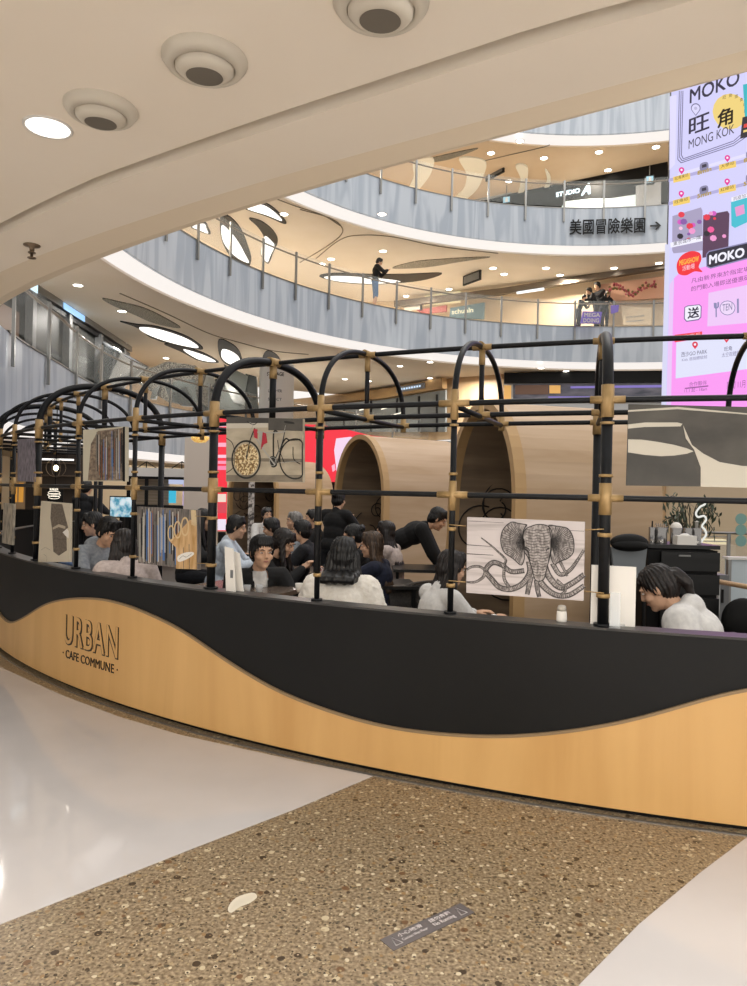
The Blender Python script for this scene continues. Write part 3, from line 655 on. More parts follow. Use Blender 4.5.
# skate bowl picture ------------------------------------------------
s7 = lambda pts: sc(580, 320, 3.083, pts)
M['bowl1'] = noisy('concrete_print_dark', '3A3733', '5E5A52', (3, 3, 6), detail=6, rough=.6, ramp=(.3, .7)); M['bowl2'] = noisy('concrete_print_mid', '3E3C38', '56534D', (3, 3, 4), detail=6, rough=.6); M['bowl3'] = mat('concrete_print_pale', 'CFC8B8', .6)
t, L = board_thing(bay(1), [(628.5, 404), (790, 408), (790, 487.5), (626, 485.5)], 'printed_board', 'black and white picture of a concrete skate bowl at the right edge', 'picture', m='bowl1')
patch(t, L, s7([(148, 283), (300, 275), (520, 292), (560, 300), (560, 292), (300, 268), (148, 278)]), 'bowl3', -.0015, 0, sm=False)
patch(t, L, s7([(148, 335), (200, 330), (310, 328), (316, 320), (300, 316), (200, 316), (148, 322)]), 'bowl3')
patch(t, L, s7([(148, 368), (190, 369), (240, 376), (290, 385), (330, 396), (350, 405), (330, 412), (290, 418), (250, 420), (200, 416), (148, 408)]), 'bowl3', -.0024)
patch(t, L, s7([(146, 412), (250, 424), (340, 416), (358, 460), (366, 512), (144, 506)]), 'bowl2', -.0018)
patch(t, L, s7([(318, 325), (326, 365), (352, 400), (372, 455), (372, 514), (640, 520), (640, 455), (500, 450), (430, 438), (380, 412), (345, 385)]), 'bowl3', -.0022)
patch(t, L, s7([(148, 332), (310, 330), (318, 345), (324, 370), (340, 392), (300, 382), (220, 368), (148, 364)]), 'bowl2', -.0014)
# bicycle picture ---------------------------------------------------
s3 = lambda pts: sc(215, 400, 7.47, pts)
M['pave'] = noisy('street_print', 'A79B86', 'C3B79F', (6, 6, 14), detail=5, rough=.6); M['pave2'] = noisy('street_print_dark', '6E6557', '8A806F', (8, 8, 14), detail=5, rough=.6); M['bk'] = mat('bike_print_black', '26241F', .6); M['bkl'] = mat('bike_print_silver', 'A9A79F', .6); M['bred'] = mat('bike_print_red', 'B5283A', .6); M['bgold'] = noisy('wheel_print', '8A6A3C', 'E8D4A6', (60, 60, 60), rough=.6, ramp=(.45, .55))
t, L = board_thing(bay(4), [(226.5, 417.3), (303, 418.5), (303, 482.5), (226, 481.5)], 'printed_board', 'photo print of two bicycles parked in a street', 'picture', m='pave')
patch(t, L, s3([(86, 130), (655, 140), (655, 170), (86, 175)]), 'bowl2'); patch(t, L, s3([(400, 140), (655, 140), (655, 232), (400, 225)]), 'bowl1', -.0018)
patch(t, L, s3([(86, 175), (395, 170), (395, 205), (86, 212)]), 'bowl3', -.0012); patch(t, L, s3([(86, 430), (655, 440), (655, 465), (86, 455)]), 'pave2'); patch(t, L, s3([(86, 560), (655, 560), (655, 612), (86, 606)]), 'pave2')
def circ(cx, cy, rx, ry, n=20): return [(cx + rx * math.cos(2 * math.pi * i / n), cy + ry * math.sin(2 * math.pi * i / n)) for i in range(n + 1)]
patch(t, L, s3(circ(235, 445, 92, 118)[:-1]), 'bgold', -.0022)
bl = [(s3(circ(235, 445, 105, 138)), .0045, .0045), (s3(circ(600, 440, 115, 148)), .0035, .0035)]
bl = [([(min(x, 302.6), y) for x, y in p], a, b) for p, a, b in bl]
bl += [(s3([(86, 285), (130, 320), (150, 400), (140, 500), (86, 545)]), .002, .002)]
for i in range(12):
    an = i * math.pi / 6; bl.append((s3([(235 + 20 * math.cos(an), 445 + 25 * math.sin(an)), (235 + 90 * math.cos(an), 445 + 118 * math.sin(an))]), .0007, .0007))
bl += [(s3([(235, 445), (262, 310), (300, 210)]), .003, .003), (s3([(440, 480), (440, 250), (470, 240)]), .004, .004), (s3([(470, 470), (500, 350), (530, 190)]), .004, .003), (s3([(440, 470), (520, 300), (560, 300), (640, 295)]), .004, .003), (s3([(520, 165), (590, 172), (530, 160)]), .003, .003), (s3([(240, 160), (290, 185), (320, 165)]), .002, .002), (s3([(585, 350), (590, 440), (640, 480)]), .002, .002), (s3([(520, 470), (500, 420), (480, 370), (470, 300)]), .002, .002)]
strokes(t, L, [(p, a * 1.35, b * 1.35) for p, a, b in bl], .002, M['bk'], 'bicycle_lines', -.0030)
patch(t, L, s3([(520, 158), (560, 160), (592, 168), (590, 178), (545, 176), (522, 170)]), 'bk', -.0034, sm=True); patch(t, L, s3([(412, 430), (450, 425), (462, 490), (425, 500)]), 'bk', -.0033, sm=True)
strokes(t, L, [(s3([(300, 240), (450, 245), (530, 235)]), .0036, .0036), (s3([(310, 290), (380, 390), (450, 485)]), .0045, .0045), (s3([(530, 190), (500, 320), (445, 480)]), .0018, .0018), (s3([(480, 470), (560, 462), (640, 455)]), .0012, .0012), (s3([(262, 230), (285, 190), (260, 165)]), .0015, .0015), (s3(circ(435, 460, 24, 32)), .0015, .0015)], .002, M['bkl'], 'bicycle_frame', -.0036)
patch(t, L, s3([(290, 215), (318, 220), (318, 290), (296, 280)]), 'bred', -.0042); patch(t, L, s3([(360, 240), (382, 250), (392, 320), (366, 330), (345, 370), (352, 300)]), 'bred', -.0042); patch(t, L, s3([(335, 232), (358, 236), (352, 330), (332, 300)]), 'bkl', -.0042)
# city strip picture, planks, sepia tower, rings, small ---------------
def strips(t, L, x0, x1, y0t, y1t, y0b, y1b, cols, n, seed, nm='picture_strips'):
    rnd = random.Random(seed); by = {}
    for i in range(n):
        f0 = i / n; f1 = (i + rnd.uniform(.45, 1.0)) / n; X0 = x0 + (x1 - x0) * f0; X1 = x0 + (x1 - x0) * f1
        ya = y0t + (y1t - y0t) * f0; yb = y0b + (y1b - y0b) * f0; c = rnd.choice(cols)
        by.setdefault(c, MB())
        a0, a1 = sorted((rnd.random(), rnd.random()));  a0 *= .4; a1 = .6 + .4 * a1
        P = [L(X0, ya + (yb - ya) * a0), L(X1, ya + (yb - ya) * a0), L(X1, ya + (yb - ya) * a1), L(X0, ya + (yb - ya) * a1)]
        by[c].slab_xz(P, -.0016 - .0001 * (i % 5), 0)
    for c, mb in by.items(): mb.build(nm, M[c], t)
M['st1'] = mat('strip_steel_blue', '4878B8', .4); M['st2'] = mat('strip_pale', 'C9C6BC', .5); M['st3'] = mat('strip_black', '1D1C1C', .5); M['st4'] = mat('strip_rust', '9A5E38', .5); M['st5'] = mat('strip_grey', '77756E', .5)
t, L = board_thing(bay(6), [(83, 430), (125, 426.5), (125, 481.5), (83, 481)], 'printed_board', 'tall hanging picture of blue and rusty city strips with a cream left part', 'picture', m=mat('picture_cream', 'CFC8B2', .6), th=.03)
patch(t, L, [(91, 444), (98, 431), (123, 428), (123.5, 480.5), (88, 480.5)], noisy('rust_print', '5D4E40', 'A3907A', (20, 20, 40), detail=6, rough=.5), -.0010)
strips(t, L, 96, 123.5, 432, 427.5, 480, 481, ['st1', 'st2', 'st3', 'st4', 'st5', 'st1', 'st3'], 40, 3)
patch(t, L, [(123.3, 427), (125, 426.8), (125, 481.5), (123.3, 481.3)], 'vdark', -.003)
t, L = board_thing(bay(8), [(17.5, 439.5), (35, 438), (35, 482), (17.5, 481)], 'printed_board', 'hanging picture of weathered grey planks', 'picture', m=noisy('grey_plank_print', '5B5660', '8F8891', (60, 60, 14), detail=4, rough=.6, ramp=(.4, .6)))
t, L = board_thing(bay(7), [(41, 501), (70, 503.5), (69.5, 562), (38, 562)], 'printed_board', 'cream print of a sepia stone tower near the left end of the counter', 'picture', m=mat('sepia_cream', 'CFC4AE', .6))
M['sep1'] = noisy('sepia_dark', '5A5248', '7A6D5E', (30, 30, 60), detail=5, rough=.6)
patch(t, L, sc(0, 470, 7.47, [(385, 250), (465, 255), (510, 430), (495, 440), (500, 600), (440, 640), (400, 610), (390, 440), (378, 360)]), 'sep1', -.0015)
patch(t, L, sc(0, 470, 7.47, [(395, 430), (440, 405), (490, 420), (488, 440), (440, 425), (398, 445)]), mat('sepia_light', 'B9AD98', .6), -.0025); patch(t, L, sc(0, 470, 7.47, [(470, 465), (500, 440), (512, 455), (512, 510), (490, 490)]), 'offwhite', -.0025)
strokes(t, L, [(sc(0, 470, 7.47, [(310, 600), (340, 580), (380, 600)]), .001, .001), (sc(0, 470, 7.47, [(330, 630), (350, 650), (350, 690)]), .001, .001), (sc(0, 470, 7.47, [(400, 515), (500, 518)]), .0015, .0015)], .001, M['bk'], 'ink_lines', -.003)
t, L = board_thing(bay(9), [(3.5, 503), (13.5, 504), (12, 545), (2, 543)], 'printed_board', 'narrow grey and cream print at the far left end of the counter', 'picture', m=noisy('pale_rock_print', '6D6962', 'C5B9A2', (25, 25, 8), detail=4, rough=.6))
t, L = board_thing(bay(5), [(137, 506.5), (198, 510), (198, 570), (138, 563)], 'printed_board', 'print of bare trunks with three pale wooden rings on a hand-like form', 'picture', m=noisy('trunk_print', '4D4A48', '8B8078', (55, 55, 6), detail=5, rough=.45, ramp=(.4, .6)), th=.025)
strips(t, L, 138, 180, 508, 509.5, 563, 567, ['st1', 'st2', 'st3', 'st4', 'st5', 'st5', 'st3', 'st1', 'st2'], 44, 9)
s6 = lambda pts: sc(100, 450, 5.746, pts)
M['palew'] = noisy('pale_carved_wood', 'B48A50', 'DDB98A', (20, 20, 6), rough=.5)
patch(t, L, s6([(400, 520), (430, 500), (520, 400), (556, 430), (556, 685), (440, 682), (438, 560)]), 'palew', -.004); patch(t, L, s6([(525, 345), (552, 345), (556, 440), (528, 430)]), mat('pale_wood_bar', 'D9C39A', .5), -.004)
strokes(t, L, [(s6(circ(412, 478, 17, 42, 14)), .0055, .0055), (s6(circ(450, 458, 18, 46, 14)), .006, .006), (s6(circ(492, 440, 20, 50, 14)), .0065, .0065)], .006, mat('pale_ring', 'D8BE90', .5), 'wooden_ring', -.0055)
strokes(t, L, [(s6([(482, 560), (484, 682)]), .003, .003), (s6([(515, 540), (517, 684)]), .003, .003)], .003, M['sep1'], 'grooves', -.0048)
patch(t, L, s6([(450, 612), (490, 590), (535, 586), (540, 602), (500, 628), (455, 642)]), 'offwhite', -.0056, sm=True); strokes(t, L, [(s6([(458, 628), (480, 608), (500, 615), (530, 595)]), .0012, .0012)], .001, M['bk'], 'scribble', -.0062)
clips(t, L, [((131, 514), (140, 514)), ((196, 516), (213, 517)), ((196, 563), (213, 564)), ((131, 556), (140, 557))], .0025)
# ------------------------------------------------------------------ items on the ledge
def ledge_pt(px, w=.06):
    a, _ = cyl(px, 600, RR - w); return Vector((RC[0], RC[1], 0)) + Vector(cpt(a, RR - w, BH)), math.radians(a) + math.pi / 2
# white menu stand beside the thick post
p, rz = ledge_pt(232, .07); t = thing('menu_stand', 'white folded menu stand beside the young man in the dark jacket', 'menu stand', p, rz)
MB().slab_xz([(-.035, 0), (.045, 0), (.02, .27), (-.055, .28)], -.02, -.015).build('front_card', M['offwhite'], t); MB().slab_xz([(.0, 0), (.075, 0), (.035, .24), (-.01, .25)], .02, .026).build('back_card', M['offwhite'], t)
MB().box((.0, .0, .16), (.02, .05, .003)).build('fold', M['offwhite'], t); MB().box((.012, -.0215, .11), (.022, .002, .05), 0).build('slot', M['grey'], t)
# white card and acrylic holder by the right post
p, rz = ledge_pt(613, .085); t = thing('menu_card', 'large white card standing behind the right thick post', 'card', p, rz)
MB().box((-.0, .012, .15), (.215, .006, .30)).build('card', M['offwhite'], t); MB().box((0, .012, .006), (.12, .05, .012)).build('foot', M['acrylic'], t)
p, rz = ledge_pt(612, .03); t = thing('acrylic_holder', 'small clear acrylic leaflet holder in front of the white card', 'leaflet holder', p, rz)
MB().box((.015, -.0, .09), (.05, .003, .17)).build('back_plate', M['acrylic'], t); MB().box((.015, -.014, .05), (.05, .003, .08)).build('front_plate', M['acrylic'], t); MB().box((.015, -.008, .002), (.055, .03, .004)).build('foot', M['acrylic'], t)
p, rz = ledge_pt(562, .095); t = thing('salt_shaker', 'white squat shaker on the ledge under the elephant print', 'shaker', p, rz)
MB().lathe([(.026, 0), (.027, .01), (.025, .05), (.022, .055)], 20).build('body', M['offwhite'], t); MB().lathe([(.023, .055), (.023, .07), (.018, .082), (.0, .086)], 20).build('cap', mat('shaker_cap', 'B9B2A6', .4), t)
def glass(p, label, group, h=.075, r=.028):
    t = thing('drinking_glass', label, 'glass', p, 0, group)
    MB().lathe([(r * .8, 0), (r, h), (r * .93, h), (r * .74, .006), (0, .006)], 18, cap=False).build('tumbler', M['acrylic'], t)
    MB().lathe([(r * .72, .007), (r * .86, h * .5), (0, h * .5)], 18).build('drink', mat('water_drink', 'A08C78', .1, alpha=.5), t)
    return t
# ================================================================== FURNITURE
def tub_chair():
    t = thing('tub_chair', 'x', 'chair')
    MB().lathe([(.22, .38), (.25, .40), (.25, .44), (.2, .455), (0, .455)], 24).build('seat', M['cushion'], t)
    mb = MB(); n = 24; vs = []; fs = []
    for i in range(n + 1):
        a = math.radians(-200 + 220 * i / n); e = abs(i - n / 2) / (n / 2); h = .76 - .12 * e ** 2
        for (r, z) in ((.27, .40), (.305, h), (.285, h + .008), (.25, .40)): vs.append((r * math.cos(a), r * math.sin(a), z))
    for i in range(n):
        for j in range(4): j2 = (j + 1) % 4; fs.append((i * 4 + j, i * 4 + j2, (i + 1) * 4 + j2, (i + 1) * 4 + j))
    mb.add(vs, fs, True); mb.build('backrest', M['weave'], t)
    MB().tube([(.297 * math.cos(math.radians(-200 + 220 * i / n)), .297 * math.sin(math.radians(-200 + 220 * i / n)), .77 - .12 * (abs(i - n / 2) / (n / 2)) ** 2) for i in range(n + 1)], .015, 8).build('arm_rail', M['chairrail'], t)
    for sx in (-1, 1):
        for sy in (-1, 1): MB().tube([(sx * .17, sy * .17, .39), (sx * .21, sy * .21, 0)], [.016, .011], 8).build('leg', M['vdark'], t)
    return t
M['cushion'] = mat('chair_cushion', '4A4440', .8); M['weave'] = noisy('chair_weave', '24211E', '3A3530', (60, 60, 60), rough=.7); M['chairrail'] = mat('chair_rail', '3B332B', .4)
CH = tub_chair(); ch_used = [False]
def chair(x, y, rz, label, dz=0):
    t = CH if not ch_used[0] else copy_tree(CH); ch_used[0] = True
    t.location = (x, y, dz); t.rotation_euler = (0, 0, rz); t['label'] = label; t['group'] = 'tub chairs in the cafe'; return t
def table(x, y, z, w, d, rz, label, top='tabletop'):
    t = thing('cafe_table', label, 'table', (x, y, 0), rz, 'cafe tables')
    MB().box((0, 0, z - .015), (w, d, .03)).build('tabletop', M[top], t)
    MB().box((0, 0, z - .04), (w * .7, .04, .02)).build('support', M['vdark'], t)
    for sx in (-1, 1):
        for sy in (-1, 1): MB().box((sx * (w / 2 - .04), sy * (d / 2 - .04), (z - .03) / 2), (.03, .03, z - .03)).build('leg', M['vdark'], t)
    return t
M['tabletop'] = noisy('brown_tabletop', '5F5248', '6E6055', (2, 6, 2), rough=.25); M['blacktop'] = mat('black_tabletop', '1C1B1A', .3)

# ================================================================== WOODEN BOOTHS
M['boothply'] = noisy('booth_plywood', 'B89A78', 'CDB294', (.8, .8, 7), detail=6, rough=.5, ramp=(.3, .75), dist=.5); M['boothrim'] = mat('booth_rim', 'C09C6C', .5)
M['boothin'] = noisy('dark_plank_lining', '83705C', 'A28C72', (1, 1, 9), detail=5, rough=.6, ramp=(.35, .65)); M['boothart'] = mat('booth_wall_drawing', '1C1612', .6); M['boothart2'] = mat('booth_wall_drawing_pale', '6A5E50', .6)
def booth(px, D, ang, L, w_, top, label, flare=0, art=0):
    x = ray(px, 500)[0] * D; t = thing('arched_booth', label, 'booth', (x, D, 0), math.radians(ang), 'arched wooden booths'); sp_ = 1.5; th = .05
    def prof(o):
        P = [(-w_ + o, 0), (-w_ + o, sp_ * .5), (-w_ + o, sp_)]
        for i in range(1, 24): a = math.pi - math.pi * i / 24; P.append(((w_ - o) * math.cos(a), sp_ + (top - sp_ - o) * math.sin(a)))
        return P + [(w_ - o, sp_), (w_ - o, sp_ * .5), (w_ - o, 0)]
    def shell(o0, o1, x0, x1, name, m):
        A = prof(o0); B = prof(o1); n = len(A); vs = [(x0, *p) for p in A] + [(x0, *p) for p in B] + [(x1, *p) for p in A] + [(x1, *p) for p in B]; fs = []
        for i in range(n - 1): fs += [(i, i + 1, n + i + 1, n + i), (2 * n + i, 3 * n + i, 3 * n + i + 1, 2 * n + i + 1), (i, 2 * n + i, 2 * n + i + 1, i + 1), (n + i, n + i + 1, 3 * n + i + 1, 3 * n + i)]
        fs += [(0, n, 3 * n, 2 * n), (n - 1, 3 * n - 1, 4 * n - 1, 2 * n - 1)]
        return MB().add(vs, fs).build(name, m, t)
    shell(0, .03, .06, L, 'shell', M['boothply']); shell(.03, .045, .02, L - .03, 'lining', M['boothin'])
    if flare:
        P = prof(-.015); Q = prof(.055); n = len(P); fl = lambda y, z: (y + (flare * max(0, 1 - z / 1.35) ** 2.0 if y > 0 and z < 1.35 else 0), z)
        P = [P[0]] + P[1:-1] + [(w_ + .015, 1.1), (w_ + .015, .8), (w_ + .015, .5), (w_ + .015, .25), (w_ + .015, 0)]; Q = [Q[0]] + Q[1:-1] + [(w_ - .055, 1.1), (w_ - .055, .8), (w_ - .055, .5), (w_ - .055, .25), (w_ - .055, 0)]
        P.pop(-6); Q.pop(-6); P = [fl(*p) for p in P]; Q = [fl(*p) for p in Q]
    else: P = prof(-.015); Q = prof(.055)
    n = len(P); vs = [(x0, *p) for x0 in (-.02, .08) for R_ in (P, Q) for p in R_]; fs = []
    for i in range(n - 1): fs += [(i, i + 1, n + i + 1, n + i), (2 * n + i, 3 * n + i, 3 * n + i + 1, 2 * n + i + 1), (i, 2 * n + i, 2 * n + i + 1, i + 1), (n + i, n + i + 1, 3 * n + i + 1, 3 * n + i)]
    fs += [(0, n, 3 * n, 2 * n), (n - 1, 3 * n - 1, 4 * n - 1, 2 * n - 1)]
    MB().add(vs, fs).build('rim', M['boothrim'], t)
    A = prof(.045); MB().add([(L - .05, *p) for p in A] + [(L - .02, *p) for p in A], [tuple(range(len(A))), tuple(range(len(A), 2 * len(A)))[::-1]]).build('end_wall', M['boothin'], t, False)
    # line drawing on the far inner side and the end wall
    yb = w_ - .052; rnd = random.Random(art + 3); mb = MB(); mp = MB()
    def curl(x0, z0, r, turns, ph, mb=mb, rad=.008):
        q = []
        for i in range(26):
            f = i / 25; a = ph + turns * 2 * math.pi * f; rr = r * (1 - .7 * f); X = x0 + rr * math.cos(a); Z = z0 + rr * math.sin(a); q.append((min(max(X, .05), L - .08), yb, min(max(Z, .3), sp_ + .2)))
        mb.tube(q, rad, 4)
    for i in range(12): curl(rnd.uniform(.2, L - .2), rnd.uniform(.7, 1.5), rnd.uniform(.12, .35), rnd.uniform(.4, 1.4), rnd.uniform(0, 6.3))
    for i in range(16):
        a0 = rnd.uniform(0, 6.3); x0, z0, r = .0, rnd.uniform(1.0, 2.0), rnd.uniform(.08, .3); y0 = rnd.uniform(-.4, .4); q = []
        for j in range(20):
            f = j / 19; a = a0 + f * 5; q.append((L - .06, y0 + r * (1 - .5 * f) * math.cos(a), min(z0, sp_ + .45) + r * (1 - .5 * f) * math.sin(a)))
        (mb if art != 2 or i % 3 else mp).tube(q, .008 if art != 2 else .012, 4)
    mb.build('wall_drawing', M['boothart'], t)
    if mp.v: mp.build('wall_drawing', M['boothart2'], t)
    return t
booth(480, 6.6, 15, 1.38, .75, 2.40, 'nearest arched plywood booth, behind the elephant print', .55, 1)
booth(358.5, 10.7, 30, 1.5, .75, 2.40, 'middle arched plywood booth with dark drawn interior, before the red screen', 0, 2)
booth(252, 17, 57, 2.2, .75, 2.32, 'farthest arched plywood booth below the bicycle picture', 0, 0)
t = thing('totem', 'white speckled slim totem in front of the farthest booth', 'totem', at(250.5, 540, 15.5).xy.to_3d()); MB().box((0, 0, 1.0), (.12, .05, 2.0)).build('panel', noisy('speckled_white', '4A4846', 'D8D4CE', (14, 14, 14), detail=5, rough=.6, ramp=(.42, .58)), t); MB().box((0, 0, .02), (.3, .3, .04)).build('foot', M['dark'], t)
# ================================================================== CAFE FURNITURE
table(-.93, 5.22, .845, .78, .5, -.42, 'brown cafe table in front of the young man in the dark jacket')
table(-.42, 7.25, .76, 1.15, .62, -.2, 'long brown table where the woman in black rests her arms')
table(-2.55, 6.55, .80, .7, .5, -.55, 'brown table before the man in the grey hoodie')
table(.52, 7.6, .78, .6, .6, 0, 'black high table beside the bending staff member', 'blacktop')
table(.05, 6.7, .72, .7, .55, .1, 'black table before the girl in navy', 'blacktop')
c = chair(.36, 6.25, 2.0, 'woven tub chair with brown arm rail, right of the white fur jacket')
chair(1.92, 4.45, .3, 'dark tub chair back at the right end of the ledge, past the white hoodie')
# black drawer cabinet with canisters
D_ = 5.55; p = at(682, 600, D_); cz = at(682, 545, D_).z; t = thing('drawer_cabinet', 'black cafe cabinet with drawers and steel canisters on top', 'cabinet', (p.x, p.y, 0), -.05)
MB().box((0, .22, cz / 2 - .02), (.53, .42, cz - .04)).build('body', M['vdark'], t); MB().box((0, .24, cz - .015), (.57, .46, .03)).build('top', M['blacktop'], t)
for i, (z0, z1) in enumerate(((cz - .20, cz - .05), (cz - .38, cz - .22), (cz - .80, cz - .40), (.08, cz - .82))):
    d = MB().box((.05, -.012, (z0 + z1) / 2), (.44, .024, z1 - z0 - .006)).build('drawer', mat('drawer_black', '0E0E0E', .4), t); MB().box((.0, -.03, z1 - .03), (.09, .014, .012)).build('handle', M['steel'], d)
GC = 'steel canisters on the black cabinet'
for i, (x, y0, y1, r) in enumerate(((652, 521, 537, .026), (661, 519, 538, .046), (676, 519, 537, .046), (688, 521, 536, .036), (696.5, 522, 535, .036))):
    q = at(x, y1, D_ + .18); t = thing('steel_canister', ['narrow steel canister at the left end of the row on the cabinet', 'wide steel canister holding spoons, second in the row', 'wide steel canister with white napkins, middle of the row', 'steel canister behind the tissue box, fourth in the row', 'small steel canister with a white bottle top, right end of the row'][i], 'canister', (q.x, q.y, cz), 0, GC); h = .125
    MB().lathe([(r, 0), (r, h), (r * .92, h), (r * .92, .01), (0, .01)], 24, cap=False).build('body', M['chrome'], t)
    if i in (1,): 
        for k in range(5): MB().tube([(.01 * k - .02, 0, .1), (.02 * k - .04, .01, h + .03)], .004, 5).build('cutlery', M['chrome'], t)
    if i == 2: MB().ell((0, 0, h), (.045, .04, .045)).build('napkins', M['offwhite'], t)
    if i == 0: MB().tube([(0, 0, .1), (0, 0, h + .05)], .006, 6).build('spoon', M['vdark'], t)
    if i == 4: MB().lathe([(.012, h - .04), (.012, h + .05), (.02, h + .05), (0, h + .06)], 12).build('bottle_top', M['offwhite'], t)
q = at(688, 543, D_); t = thing('tissue_box', 'white tissue box on the front edge of the black cabinet', 'box', (q.x, q.y + .06, cz)); MB().box((0, 0, .035), (.15, .09, .07)).build('box', M['offwhite'], t); MB().ell((0, 0, .07), (.04, .02, .018)).build('tissue', M['white'], t)
# tall black padded high chair
p = at(628, 600, 5.4); zt = at(628, 534, 5.4).z; t = thing('padded_chair', 'black padded chair with grey mesh back, left of the black cabinet', 'chair', (p.x, p.y, 0), .1)
mb = MB(); mb.ell((0, 0, zt - .065), (.150, .05, .068), None, 24, 14); mb.ell((0, -.02, zt - .085), (.145, .045, .045), None, 24, 12); mb.build('headrest', M['vdark'], t)
MB().slab_xz([(-.115, zt - .33), (.115, zt - .33), (.138, zt - .10), (-.138, zt - .10)], -.01, .02).build('mesh_back', mat('mesh_grey', '7A8084', .6), t)
MB().box((0, -.2, .48), (.4, .4, .07)).build('seat', M['vdark'], t)
for sx in (-1, 1):
    MB().tube([(sx * .13, .03, zt - .10), (sx * .14, .03, .45), (sx * .17, .06, 0)], .016, 8).build('leg', M['vdark'], t); MB().tube([(sx * .17, -.36, .45), (sx * .19, -.4, 0)], .016, 8).build('leg', M['vdark'], t)
p = at(744, 600, 5.3); zt = at(744, 598, 5.3).z; t = thing('round_back_chair', 'black chair with rounded back at the right edge, beyond the cream hoodie', 'chair', (p.x, p.y, 0), -.4)
MB().ell((0, 0, zt - .17), (.15, .05, .17), None, 24, 14).build('backrest', M['vdark'], t); MB().lathe([(.2, .40), (.22, .42), (.2, .46), (0, .46)], 24, (0, .2, 0)).build('seat', M['vdark'], t)
MB().tube([(0, .0, zt - .3), (0, .04, .42)], .02, 8).build('back_bracket', M['vdark'], t)
for k in range(4): a = k * math.pi / 2 + .78; MB().tube([(.14 * math.cos(a), .2 + .14 * math.sin(a), .42), (.19 * math.cos(a), .2 + .19 * math.sin(a), 0)], .014, 6).build('leg', M['vdark'], t)
# plant with swirl ornament
p = at(690, 560, 8.2); t = thing('potted_plant', 'dark leafy plant standing behind the black cabinet', 'plant', (p.x, p.y, 0)); MB().lathe([(.14, 0), (.2, .45), (.18, .45), (.15, .4)], 20).build('pot', M['grey'], t)
mb = MB(); ms = MB(); rnd = random.Random(11)
for k in range(16):
    a = rnd.uniform(0, 6.28); l = rnd.uniform(.25, .42); zt = rnd.uniform(1.30, 1.58); tip = Vector((l * math.cos(a), l * .5 * math.sin(a), zt - rnd.uniform(.0, .12))); mid = Vector((tip.x * .5, tip.y * .5, zt + .02)); S = smoothpts([(0, 0, .4), (tip.x * .15, tip.y * .15, zt * .75), mid, tip], 5); ms.tube(S, .005, 4)
    for q in S[6:]:
        for sd in (-1, 1):
            dx = Vector((rnd.uniform(-.03, .03), rnd.uniform(-.04, .04), sd * rnd.uniform(.03, .06) - .02)); e = q + dx * 1.6; n = (tip - mid).normalized() * .014; mb.add([q, q + dx * .8 + n, e, q + dx * .8 - n], [(0, 1, 2, 3)])
mb.build('leaves', noisy('plant_leaf', '2E3A2C', '4E5A44', (20, 20, 20), rough=.5), t, False); ms.build('stems', mat('plant_stem', '4A4232', .6), t)
p = at(701, 540, 7.75); t = thing('swirl_ornament', 'white glowing wire swirl in front of the leafy plant', 'ornament', (p.x, p.y, 0)); pl = Plane((p.x, p.y, 0), (1, 0))
MB().tube(smoothpts([(*(lambda u: (u[0], 0, u[1]))(pl.uv(x, y)),) for x, y in [(699, 502), (703, 500), (705, 504), (700, 507), (696, 513), (698, 517), (704, 516), (706, 520), (702, 526), (705, 530), (706, 535), (702, 541), (700, 546)]], 6), .011, 8).build('tube', emis('swirl_white', 'F2F2EA', .9), t)
zz = pl.uv(700, 546)[1]; MB().tube([(0, 0, 0), (0, 0, zz)], .01, 6).build('rod', M['steel'], t); MB().lathe([(.1, 0), (.1, .02), (0, .02)], 16).build('foot', M['steel'], t)
# wooden handrail, panels, stickers at the right
a = at(715, 581, 7.6); b = at(765, 590, 6.6); t = thing('wooden_handrail', 'round wooden handrail at the right edge of the view', 'handrail', (a.x, a.y, 0)); d = b - a
MB().tube([(0, 0, a.z), (d.x, d.y, b.z)], .026, 12).build('rail', M['tan'], t)
for f in (.08, .9): MB().tube([(d.x * f, d.y * f, 0), (d.x * f, d.y * f, a.z)], .018, 8).build('post', M['steel'], t)
p = at(722, 600, 8.6); pl = Plane((p.x, p.y, 0), (1, 0)); q0 = pl.uv(717, 575); q1 = pl.uv(728, 575)
t = thing('grey_cabinet', 'narrow grey cabinet between the black drawers and the pale panel', 'cabinet', (p.x, p.y, 0)); MB().box((0, .2, q0[1] / 2), (.16, .4, q0[1])).build('body', M['grey'], t); MB().box((.0, -.01, q0[1] - .25), (.02, .02, .16)).build('handle', M['vdark'], t)
p = at(742, 600, 9.0); zt = at(742, 560, 9.0).z; t = thing('glass_counter', 'pale glass counter panel at the right edge behind the handrail', 'counter', (p.x, p.y, 0)); MB().box((.16, .1, zt / 2), (.62, .1, zt)).build('panel', mat('pale_blue_panel', 'C6D2D8', .2), t); MB().box((-.16, .03, zt / 2), (.04, .06, zt)).build('edge_post', M['steel'], t); MB().box((.16, .1, zt + .015), (.66, .16, .03)).build('top', M['white'], t)
p = at(725, 560, 11.0); zt = at(725, 533, 11).z; t = thing('low_railing', 'steel and glass railing before the cream display wall', 'railing', (p.x, p.y, 0)); MB().tube([(-.35, 0, zt), (1.2, 0, zt)], .02, 8).build('handrail', M['steel'], t)
for x in (0.05, 1.1): MB().box((x, 0, zt / 2), (.05, .03, zt)).build('post', M['steel'], t)
MB().box((.4, 0, zt / 2 - .03), (1.4, .012, zt - .14)).build('glass_panel', M['glass'], t)
for k, (y, nm) in enumerate(((519, 'top'), (530, 'middle'), (541, 'bottom'))):
    q = at(741, y, 10.9); o = MB().lathe([(.085, -.004), (.085, .004)], 20, M4=Matrix.Rotation(math.pi / 2, 3, 'X')).build('round_sticker', mat('teal_sticker', '7FA8A2', .5)); o.location = q; tag(o, nm + ' round teal sticker on the glass at the right edge', 'sticker', 'round teal stickers')
